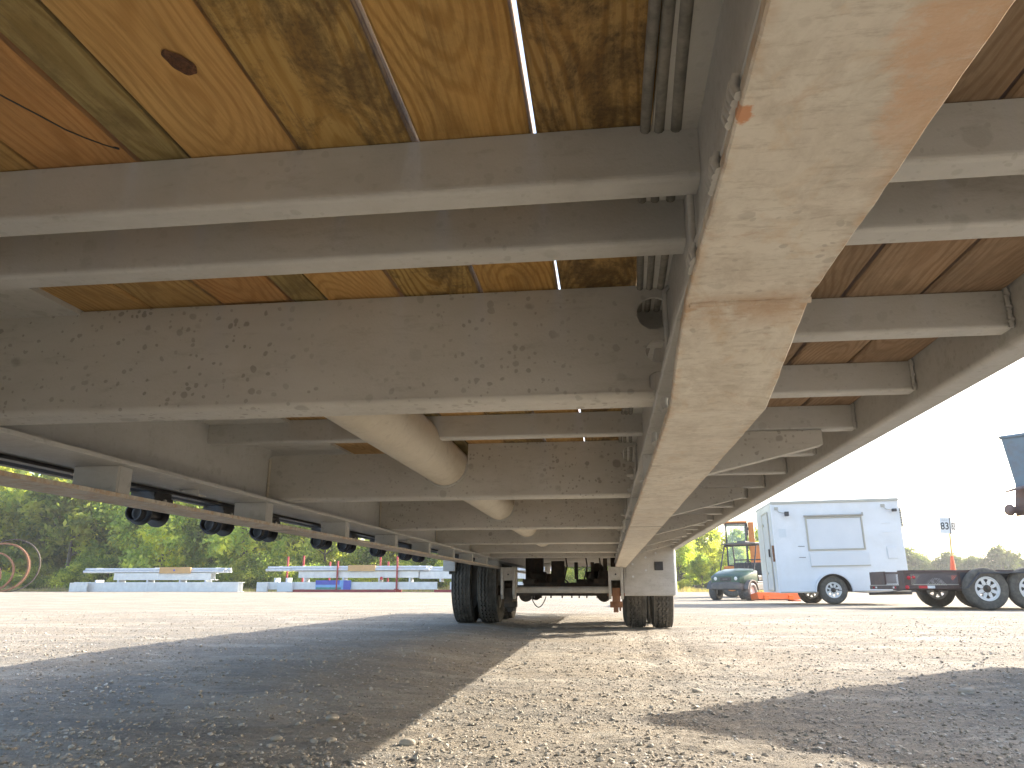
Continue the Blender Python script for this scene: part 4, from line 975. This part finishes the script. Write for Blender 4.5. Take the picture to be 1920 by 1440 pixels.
low = [(cen.x + (p[0] - cen.x) * .90, cen.y + (p[1] - cen.y) * .90) for p in top]; low[0] = (.035, .05)
mb = MB()
for i in range(4):
    j = (i + 1) % 4; quadwall(mb, (*top[i], zt_), (*top[j], zt_), (*mid_[j], zm_), (*mid_[i], zm_))
hw_ = mb.build('hopper_wall', M_HOPPER, HP)
mb = MB()
for i in range(4):
    j = (i + 1) % 4; mb.tube([(*top[i], zt_ + .005), (*top[j], zt_ + .005)], .012, 6)
mb.add([(-.035, -.02, zt_ + .004), (.05, .03, zt_ + .012), (.05, -.03, zt_ + .012), (.03, .05, zt_ + .0)], [(0, 1, 2), (0, 3, 1)])
mb.build('rim', M_HOPPER, HP)
mb = MB()
for i in range(4):
    j = (i + 1) % 4; quadwall(mb, (*mid_[i], zm_ - .012), (*mid_[j], zm_ + .03), (*low[j], zl_ + .03), (*low[i], zl_))
mb.build('lower_wall', M_HRUST, HP)
mb = MB(); mb.add([(-.045, -.03, zm_ - .03), (.05, .02, zm_ + .0), (.5, -.40, zm_ + .12), (.47, -.45, zm_ + .10), (-.045, -.03, zm_ - .04), (.05, .02, zm_ - .012), (.5, -.40, zm_ + .105), (.47, -.45, zm_ + .085)], [(0, 1, 2, 3), (4, 7, 6, 5), (0, 4, 5, 1), (1, 5, 6, 2), (2, 6, 7, 3), (3, 7, 4, 0)]); mb.build('lip', M_HRUST, HP)
mb = MB(); mb.lathe([(-.05, .001), (-.05, .026), (-.035, .036), (-.02, .036), (-.01, .022), (.05, .022)], 14, 'X', (.02, .02, zl_ + .035)); mb.build('pivot_knob', M_HRUST, HP)
mb = MB(); mb.tube([(.12, -.02, zl_ + .01), (.16, -.03, zl_ - .06), (.165, -.03, zl_ - .16), (.22, -.05, .5), (.6, -.2, .2)], [.05, .04, .02, .05, .06], 10)
mb.lathe([(-.04, .001), (-.04, .03), (.04, .03), (.04, .001)], 12, 'X', (.15, -.03, .70)); mb.build('tilt_arm', M_HOPPER, HP)
mb = MB(); mb.box(.62, 2.4, -1.7, .95, .45, .9); mb.box(.8, 2.6, -3.2, -1.7, .55, 1.05); mb.build('chassis', M_HOPPER, HP, .02)  # out-of-view body, guessed and shaped to cast the lower right shadow
mb = MB()
for (x, y) in ((.75, -1.4), (.75, .7), (2.3, .7), (2.3, -1.4), (2.3, -3.0), (.95, -3.0)): mb.box(x - .05, x + .05, y - .05, y + .05, .0, .46)
mb.box(.55, .95, -1.6, -1.2, -.01, .02); mb.box(.55, .95, .5, .9, -.01, .02); mb.build('leg', M_HOPPER, HP)
mb = MB(); mb.box(.66, 2.2, -1.2, .75, .9, 1.37); mb.build('bin', M_HOPPER, HP, .02)  # unseen mass added to fill out the cast shadow

# ---------------------------------------------------------------- timber, pipe stacks, rings at left
gz = float(ground_z(6.3, 60)); tb = MB(); tb.box(-1.4, 1.5, -.15, .15, 0, .26); o = tb.build('timber_beam', M_WOODLOG, None, .03); o.location = (6.5, 60, gz); o.rotation_euler.z = .06
tag(o, 'weathered timber beam lying at the edge of the gravel lot', 'timber')

def pipe_bundle(x0, x1, y, z, label, n=3, rows=2, r=.085):
    e = thing('pipe_bundle', label, 'pipe bundle', (0, 0, 0), 0, 'bundles of galvanised pipe in the lot')
    p0 = None
    for j in range(rows):
        for k in range(n - (j % 2)):
            dx = random.uniform(-.25, .25)
            mb = MB(); mb.cyl((x0 + dx, y + k * 2 * r + (j % 2) * r, z + r + j * r * 1.74), (x1 + dx, y + k * 2 * r + (j % 2) * r, z + r + j * r * 1.74), r * .97, 12)
            mb.lathe([(-.02, r * .5), (-.02, r * 1.03), (.10, r * 1.03)], 12, 'X', (x0 + dx, y + k * 2 * r + (j % 2) * r, z + r + j * r * 1.74))
            mb.build('pipe', M_GALV, e)
    for f in (.08, .5, .93):
        mb = MB(); x = x0 + (x1 - x0) * f; mb.box(x, x + .035, y - r - .006, y - r - .001, z, z + rows * r * 1.9); mb.box(x, x + .035, y - r - .006, y + (2 * n - 1) * r, z + rows * r * 1.9, z + rows * r * 1.9 + .008)
        mb.build('strap', M_SIGN, e)
    return e
def channel_stack(x0, x1, y, z, h, label, n=3, dep=.9):
    e = thing('channel_bundle', label, 'steel bundle', (0, 0, 0), 0, 'bundles of galvanised channel in the lot')
    w_ = dep / n
    for k in range(n):
        dx = random.uniform(-.1, .1); mb = MB(); yy = y + k * w_; t = .012
        mb.extrude([(yy, z), (yy + w_ * .94, z), (yy + w_ * .94, z + t * 2), (yy + t, z + t * 2), (yy + t, z + h - t * 2), (yy + w_ * .94, z + h - t * 2), (yy + w_ * .94, z + h), (yy, z + h)], x0 + dx, x1 + dx, 'X'); mb.build('channel', M_GALV2, e)
    for f in (.12, .45, .85):
        mb = MB(); x = x0 + (x1 - x0) * f; mb.box(x, x + .05, y - .012, y - .002, z, z + h); mb.build('strap', M_GALV, e)
    return e
def spacers(xs, y, z0, z1, label):
    mb = MB()
    for x in xs: mb.box(x, x + .10, y + .05, y + .85, z0, z1)
    o = mb.build('timber_spacers', M_SIGN, None); return tag(o, label, 'spacer')
def rack(x0, x1, y, z, posts, label):
    e = thing('steel_rack', label, 'rack', (0, 0, 0), 0, 'red steel stacking racks')
    mb = MB(); mb.box(x0, x1, y - .1, y - .0, z, z + .15); mb.box(x0, x1, y + 1.3, y + 1.4, z, z + .15); mb.build('base_rail', M_REDP, e)
    for (x, yy, h) in posts:
        mb = MB(); mb.box(x - .05, x + .05, yy, yy + .1, z + .15, z + h); mb.box(x - .14, x + .14, yy + .01, yy + .09, z + .151, z + .21); mb.build('post', M_REDP, e)
    return e
YL = 48.0; g1 = float(ground_z(-30, YL)); 
channel_stack(-35.6, -23.9, YL, g1 + .02, .62, 'long lower bundle of galvanised channel at left of the lot'); channel_stack(-32.8, -25.9, YL + .05, g1 + .78, .44, 'upper bundle of channel resting on the left channel bundle', 2)
channel_stack(-35.75, -34.5, YL - .35, g1 + .02, .58, 'short galvanised channel bundle at the left end of the left stack', 2, .3)
pipe_bundle(-35.0, -25.0, YL + .1, g1 + 1.235, 'galvanised pipes on top of the leftmost stack, beyond the rusty rings', 4, 2)
spacers((-34.2, -32.6, -30.5, -28.2, -26.4), YL, g1 + .64, g1 + .775, 'white spacer blocks between the two channel bundles at left')
mb = MB(); mb.box(-29.6, -27.4, YL - .06, YL + .02, g1 + 1.20, g1 + 1.60); o = mb.build('cardboard_wrap', M_CARD, None); tag(o, 'cardboard sleeve wrapped on the leftmost pipe bundle', 'cardboard')
mb = MB(); mb.cyl((-28.55, YL - .065, g1 + 1.40), (-28.55, YL - .061, g1 + 1.40), .07, 10); mb.build('printed_mark', M_BLUEP, o)
g2 = float(ground_z(-18, YL)) + .02
posts2 = [(-20.9, YL + 1.3, 2.25), (-20.0, YL - .05, 2.3), (-16.6, YL - .12, 1.85), (-18.2, YL + 1.3, 1.9), (-14.9, YL + 1.3, 2.2), (-13.9, YL + 1.3, 2.2), (-15.0, YL + 1.31, 1.9), (-13.25 - .9, YL - .12, 1.85)]
rack(-20.6, -13.4, YL, g2 - .02, [(-20.2, YL + 1.3, 2.35), (-21.3, YL + 1.3, 2.3), (-17.3, YL - .11, 1.95), (-18.35, YL + 1.3, 1.95), (-14.9, YL + 1.3, 2.25), (-14.4, YL + 1.45, 1.95), (-13.75, YL + 1.3, 2.3), (-13.35, YL - .11, 1.95)], 'red rack with upright posts holding the middle pipe stack')
channel_stack(-22.3, -9.9 - .9, YL + .02, g2 + .15, .46, 'pale lower channel bundle in the middle red rack'); channel_stack(-19.9, -11.9, YL + .1, g2 + .88, .40, 'upper channel bundle in the middle red rack', 2)
pipe_bundle(-22.3, -12.0, YL + .5, g2 + 1.30, 'rear bundle of pipes on the middle stack, sticking out left', 3, 2); pipe_bundle(-20.4, -11.3, YL + .0, g2 + 1.30, 'front bundle of pipes on the middle stack with cardboard sleeve', 3, 2)
spacers((-21.6, -20.8, -19.6, -17.0, -14.6, -12.6), YL, g2 + .62, g2 + .875, 'pale spacer blocks under the upper channels of the middle stack')
mb = MB(); mb.box(-16.6, -14.8, YL - .12, YL - .04, g2 + 1.29, g2 + 1.66); tag(mb.build('cardboard_wrap', M_CARD, None), 'cardboard sleeve wrapped on the middle pipe stack', 'cardboard')
mb = MB(); mb.box(-18.7, -16.35, YL - .10, YL - .02, g2 + .14, g2 + .72); bp = mb.build('printed_panel', M_SKYP, None); tag(bp, 'blue printed panel leaning in the middle red rack', 'printed panel')
mb = MB(); mb.box(-18.7, -17.1, YL - .108, YL - .101, g2 + .44, g2 + .72); mb.box(-16.85, -16.36, YL - .108, YL - .101, g2 + .14, g2 + .70); mb.build('blue_print', M_BLUEP, bp)
mb = MB(); mb.box(-18.65, -17.0, YL - .108, YL - .101, g2 + .15, g2 + .28); mb.build('green_print', M_TEALP, bp)
mb = MB(); mb.lathe([(0, .001), (0, .11), (.16, .09), (.2, .001)], 12, 'Z', (-14.35, YL - .1, g2 + .74)); tag(mb.build('red_cap', M_TAIL, None), 'small red cap on the middle stack', 'cap')
for i, (xa, xb) in enumerate(((-22.6, -21.9), (-21.2, -20.2))):
    mb = MB(); mb.box(xa, xb, YL - .3, YL - .05, g2, g2 + .6); tag(mb.build('shrouded_pallet', M_SIGN if i else M_GALV2, None, .02), ('pale wrapped pallet at the left end of the middle stack', 'cream wrapped pallet in front of the middle red rack')[i], 'pallet')
rack(-11.6 + .7, -3.0, YL, g2 - .02, [(-8.75, YL + 1.3, 2.4), (-8.45, YL + 1.5, 1.9), (-6.15, YL - .11, 2.35), (-3.6, YL - .11, 2.2)], 'red rack with posts partly hidden by the trailer wheels')
channel_stack(-9.9, -3.2, YL + .02, g2 + .15, .46, 'pale lower channel bundle in the red rack nearest the wheels'); channel_stack(-11.9, -3.8, YL + .1, g2 + .82, .44, 'upper channel bundle in the red rack nearest the wheels', 2)
pipe_bundle(-11.9, -4.2, YL + .6, g2 + 1.26, 'rear pipe bundle of the stack nearest the wheels', 3, 2); pipe_bundle(-9.0, -2.8, YL + .0, g2 + 1.26, 'front pipe bundle of the stack nearest the wheels', 4, 2, .09)
spacers((-10.6, -9.0, -7.2, -5.2), YL, g2 + .62, g2 + .815, 'pale spacer blocks in the stack nearest the wheels')

# nested rusty steel rings at the left edge
RG = [(-40.2, 47.6, 1.76, .25, .06, 'outermost thin dark steel ring standing at the left edge'), (-40.5, 47.2, 1.62, .45, .10, 'broad rusty ring standing just inside the outermost ring'), (-40.9, 46.8, 1.32, .35, .10, 'bright rusted ring, second smallest of the nested rings'), (-41.1, 46.4, 1.02, .30, .09, 'smallest rusty ring in front of the nested rings')]
for i, (x, y, r, wd, th, lb) in enumerate(RG):
    mb = MB(); mb.lathe([(-wd / 2, r - th), (-wd / 2, r), (wd / 2, r), (wd / 2, r - th)], 64, 'Y', (0, 0, 0), True)
    for k in range(0, 64): pass
    o = mb.build('steel_ring', M_RUST if i else M_DARK, None, fix=True); o.location = (x, y, float(ground_z(x, y)) + r - .01); o.rotation_euler.z = R(24 + 3 * i)
    for f in o.data.polygons: f.use_smooth = False
    tag(o, lb, 'steel ring', 'nested rusty steel rings')

# ---------------------------------------------------------------- trees
def tree_protos(n, h, rad, nl, ls, mat, seed, clusters=60):
    out = []
    for q in range(n):
        rg = np.random.default_rng(seed + q); rnd = random.Random(seed + q)
        mb = MB(); lean = rnd.uniform(-.06, .06) * h
        trunk = [(lean * (k / 6) ** 2, .1 * math.sin(k + q), h * .75 * k / 6) for k in range(7)]
        mb.tube(trunk, [.16 * h / 9 * (1 - .12 * k) for k in range(7)], 8)
        cs = []
        for k in range(clusters):
            a = rg.uniform(0, 2 * math.pi); f = rg.uniform(.10, 1); zc = h * (.12 + .84 * f)
            prof = math.sin(min(1, (f * .92 + .10)) * math.pi) ** .55; rr_ = rad * prof * rg.uniform(.35, 1.05)
            cs.append((rr_ * math.cos(a) + lean * f * f, rr_ * math.sin(a), zc))
        for c in cs[::4]:
            s = trunk[min(6, max(1, int(c[2] / h * 6)))]; mid = ((s[0] + c[0]) / 2, (s[1] + c[1]) / 2, (s[2] * .5 + c[2] * .5) + .1)
            mb.tube([s, mid, c], [.05 * h / 9, .03 * h / 9, .01], 5)
        cs = np.array(cs); per = nl // clusters; C_ = np.repeat(cs, per, 0)
        sig = rad * rg.uniform(.085, .185, clusters); P = C_ + rg.normal(0, 1, C_.shape) * np.repeat(sig, per)[:, None] * np.array([1, 1, .75])
        P[:, 2] = np.maximum(P[:, 2], .1)
        m = len(P); a = rg.normal(0, 1, (m, 3)); a /= np.linalg.norm(a, axis=1)[:, None]; b = np.cross(a, rg.normal(0, 1, (m, 3))); b /= np.linalg.norm(b, axis=1)[:, None]
        s = ls * rg.uniform(.6, 1.3, m)[:, None]
        V = np.stack([P - a * s, P + b * s * .5, P + a * s, P - b * s * .5], 1).reshape(-1, 3)
        crown = (V, np.arange(4 * m).reshape(-1, 4)); out.append((mb, crown))
    return out
def place_trees(protos, mat, spots, group, labels):
    roots = []
    for i, (x, y, sc, rz) in enumerate(spots):
        k = i % len(protos)
        if k >= len(roots):
            e = thing('tree', labels[i % len(labels)], 'tree', (0, 0, 0), 0, group)
            mb, (V, F) = protos[k]; mb.build('trunk', M_BARK, e, fix=False); np_mesh('crown', V, F, mat, False, e); roots.append(e)
        else: e = copy_tree(roots[k])
        e.location = (x, y, float(ground_z(x, y)) - .1); e.rotation_euler = (0, 0, rz); e.scale = (sc, sc, sc * random.uniform(.92, 1.08))
        e['label'] = labels[i]
    return roots
ORD = ['first', 'second', 'third', 'fourth', 'fifth', 'sixth', 'seventh', 'eighth', 'ninth', 'tenth', 'eleventh', 'twelfth', 'thirteenth', 'fourteenth', 'fifteenth', 'sixteenth', 'seventeenth', 'eighteenth', 'nineteenth']
TY = ['', '', 'twenty', 'thirty', 'forty', 'fifty']
def ordw(n): return ORD[n - 1] if n < 20 else (TY[n // 10] + '-' + ORD[n % 10 - 1] if n % 10 else {20: 'twentieth', 30: 'thirtieth', 40: 'fortieth', 50: 'fiftieth'}[n])
PR = tree_protos(6, 9.0, 3.3, 9500, .21, M_LEAF, 100, 52)
spots = []; labels = []
xs = np.arange(-80, 2, 3.4)
desc = ['tall bushy green tree', 'yellow-tinged leafy tree', 'dark green dense tree', 'loose leaning green tree', 'broad bright green tree', 'slim pale-barked tree']
def px_of(x, y):
    return 1140 + x / y * 1400
front = [(x + random.uniform(-1, 1), 61 + random.uniform(-2.5, 3)) for x in xs]; back = [(x + 1.7 + random.uniform(-1, 1), 68 + random.uniform(-2, 4)) for x in xs]
for i, (x, y) in enumerate(front + back):
    h = (1.16 if x < -28 else (.78 if x > -24 else .95)) * random.uniform(.85, 1.15)
    if i >= len(front): h *= .86
    if x < -52: h *= 1.1
    spots.append((x, y, h, random.uniform(0, 6.28)))
    n = i + 1 if i < len(front) else i + 1 - len(front); rowd = 'front row' if i < len(front) else 'back row'
    labels.append(f"{desc[i % 6]}, {ordw(n)} from the left in the {rowd}")
place_trees(PR, M_LEAF, spots, 'trees along the left edge of the lot', labels)
# right middle: nearer green trees between box and utility vehicle
spots = [(5.6, 63, .50, .3), (8.3, 66, .58, 1.2), (11.5, 68, .62, 2.2), (14.6, 70, .62, 3.0), (18, 72, .6, .2), (10.2, 61.5, .40, 4), (7.2, 60.8, .30, 5), (4.2, 64, .40, 5.5), (1.2, 66, .42, .8), (-2, 66, .45, 2)]
labels = [f'{desc[i % 6]} behind the timber beam, {w_}' for i, w_ in enumerate(('beside the box edge', 'directly behind the utility vehicle canopy', 'left of the orange cab', 'behind the orange cab', 'hidden behind the white trailer', 'low and close to the utility vehicle', 'lowest in front', 'seen past the trailer wheels', 'between the wheels', 'seen under the axle'))]
place_trees([PR[4], PR[1]], M_LEAF, spots, 'trees beyond the timber beam', labels)
# undergrowth along the treeline
bp_ = tree_protos(3, 2.6, 1.9, 5200, .10, M_LEAF, 300, 36)
br = []
k = 0
for x in np.arange(-78, 11, 2.0):
    y = 57.6 + random.uniform(-.7, 1.0); j = k % 3; s = random.uniform(.55, 1.15) * (.55 if x > 2 else 1)
    if j >= len(br):
        e = thing('bush', '', 'bush', (0, 0, 0), 0, 'bushes at the foot of the treeline'); mb, (V, F) = bp_[j]; mb.build('stem', M_BARK, e, fix=False); np_mesh('foliage', V, F, M_LEAF, False, e); br.append(e)
    else: e = copy_tree(br[j])
    e.location = (x + random.uniform(-.4, .4), y, float(ground_z(x, y)) - .15); e.rotation_euler = (0, 0, random.uniform(0, 6)); e.scale = (s, s, s * .95)
    e['label'] = f"{('leafy', 'rounded', 'straggly')[j]} green bush, {ordw(k + 1)} from the left along the treeline foot"; k += 1
# far right treeline
PF_ = tree_protos(4, 6.0, 3.2, 5200, .22, M_LEAF_FAR, 500, 44)
spots = []; labels = []
for i in range(34):
    x = 44 + i * 1.75 + random.uniform(-.6, .6); y = 148 + random.uniform(-5, 7); spots.append((x, y, random.uniform(.84, 1.18), random.uniform(0, 6)))
    labels.append(f"small distant {('dark', 'grey green', 'rounded', 'ragged')[i % 4]} tree, {ordw(i + 1)} from the left on the right horizon")
place_trees(PF_, M_LEAF_FAR, spots, 'distant trees on the right horizon', labels)
# far-off wood behind everything
def far_wood():
    rg = np.random.default_rng(9); pts = []
    for (x0, x1, y, h, n) in ((-190, 30, 92, 4.8, 26000), (-40, 190, 185, 6.2, 30000)):
        x = rg.uniform(x0, x1, n); top = h * (.72 + .5 * vn(x * .25 + y, x * 0 + y) + .25 * vn(x * .9, x * 0 + 3.1))
        z = rg.uniform(0, 1, n) ** .8 * top; yy = y + rg.uniform(-3, 3, n); pts.append(np.stack([x, yy, z], 1))
    P = np.concatenate(pts); m = len(P); a = rg.normal(0, 1, (m, 3)); a /= np.linalg.norm(a, axis=1)[:, None]; b = np.cross(a, rg.normal(0, 1, (m, 3))); b /= np.linalg.norm(b, axis=1)[:, None]
    s = rg.uniform(.35, .7, m)[:, None]
    V = np.stack([P - a * s, P + b * s * .6, P + a * s, P - b * s * .6], 1).reshape(-1, 3)
    return V, np.arange(4 * m).reshape(-1, 4)
V, F = far_wood(); tag(np_mesh('far_wood', V, F, M_LEAF_FAR), 'distant dense wood behind the treelines', 'wood', kind='stuff')
# dry grass fringe
rg = np.random.default_rng(5); n = 16000; x = rg.uniform(-75, 16, n); y = 54.8 + rg.uniform(-1.8, 2.6, n) + .8 * vn(x * .6, x * 0); h = rg.uniform(.08, .30, n) * (1 + 1.2 * np.clip(vn(x * .9, y * .3) * 2, 0, 1)); z = ground_z(x, y)
dx = rg.uniform(-.06, .06, n); lx = rg.uniform(-.12, .12, n)
V = np.stack([np.stack([x - .025, y, z], 1), np.stack([x + .025, y + dx, z], 1), np.stack([x + lx, y, z + h], 1)], 1).reshape(-1, 3)
tag(np_mesh('dry_grass', V, np.arange(3 * n).reshape(-1, 3), M_DRY), 'dry straw grass along the edge of the lot', 'grass', kind='stuff')
# ---------------------------------------------------------------- thin haze volume, added to lift distant tones like lens glare
mb = MB(); mb.box(-1000, 1000, -1000, 1600, -1.0, 16.0)
hm = bpy.data.materials.new('haze'); hm.use_nodes = True; ht = hm.node_tree; ht.nodes.clear()
ho_ = ht.nodes.new('ShaderNodeOutputMaterial'); pv = ht.nodes.new('ShaderNodeVolumePrincipled')
pv.inputs['Color'].default_value = (.96, .97, 1, 1); pv.inputs['Density'].default_value = .0006; pv.inputs['Anisotropy'].default_value = .3
ht.links.new(pv.outputs[0], ho_.inputs['Volume'])
tag(mb.build('haze', hm), 'thin pale haze volume added over the whole lot to lift distant tones', kind='stuff')
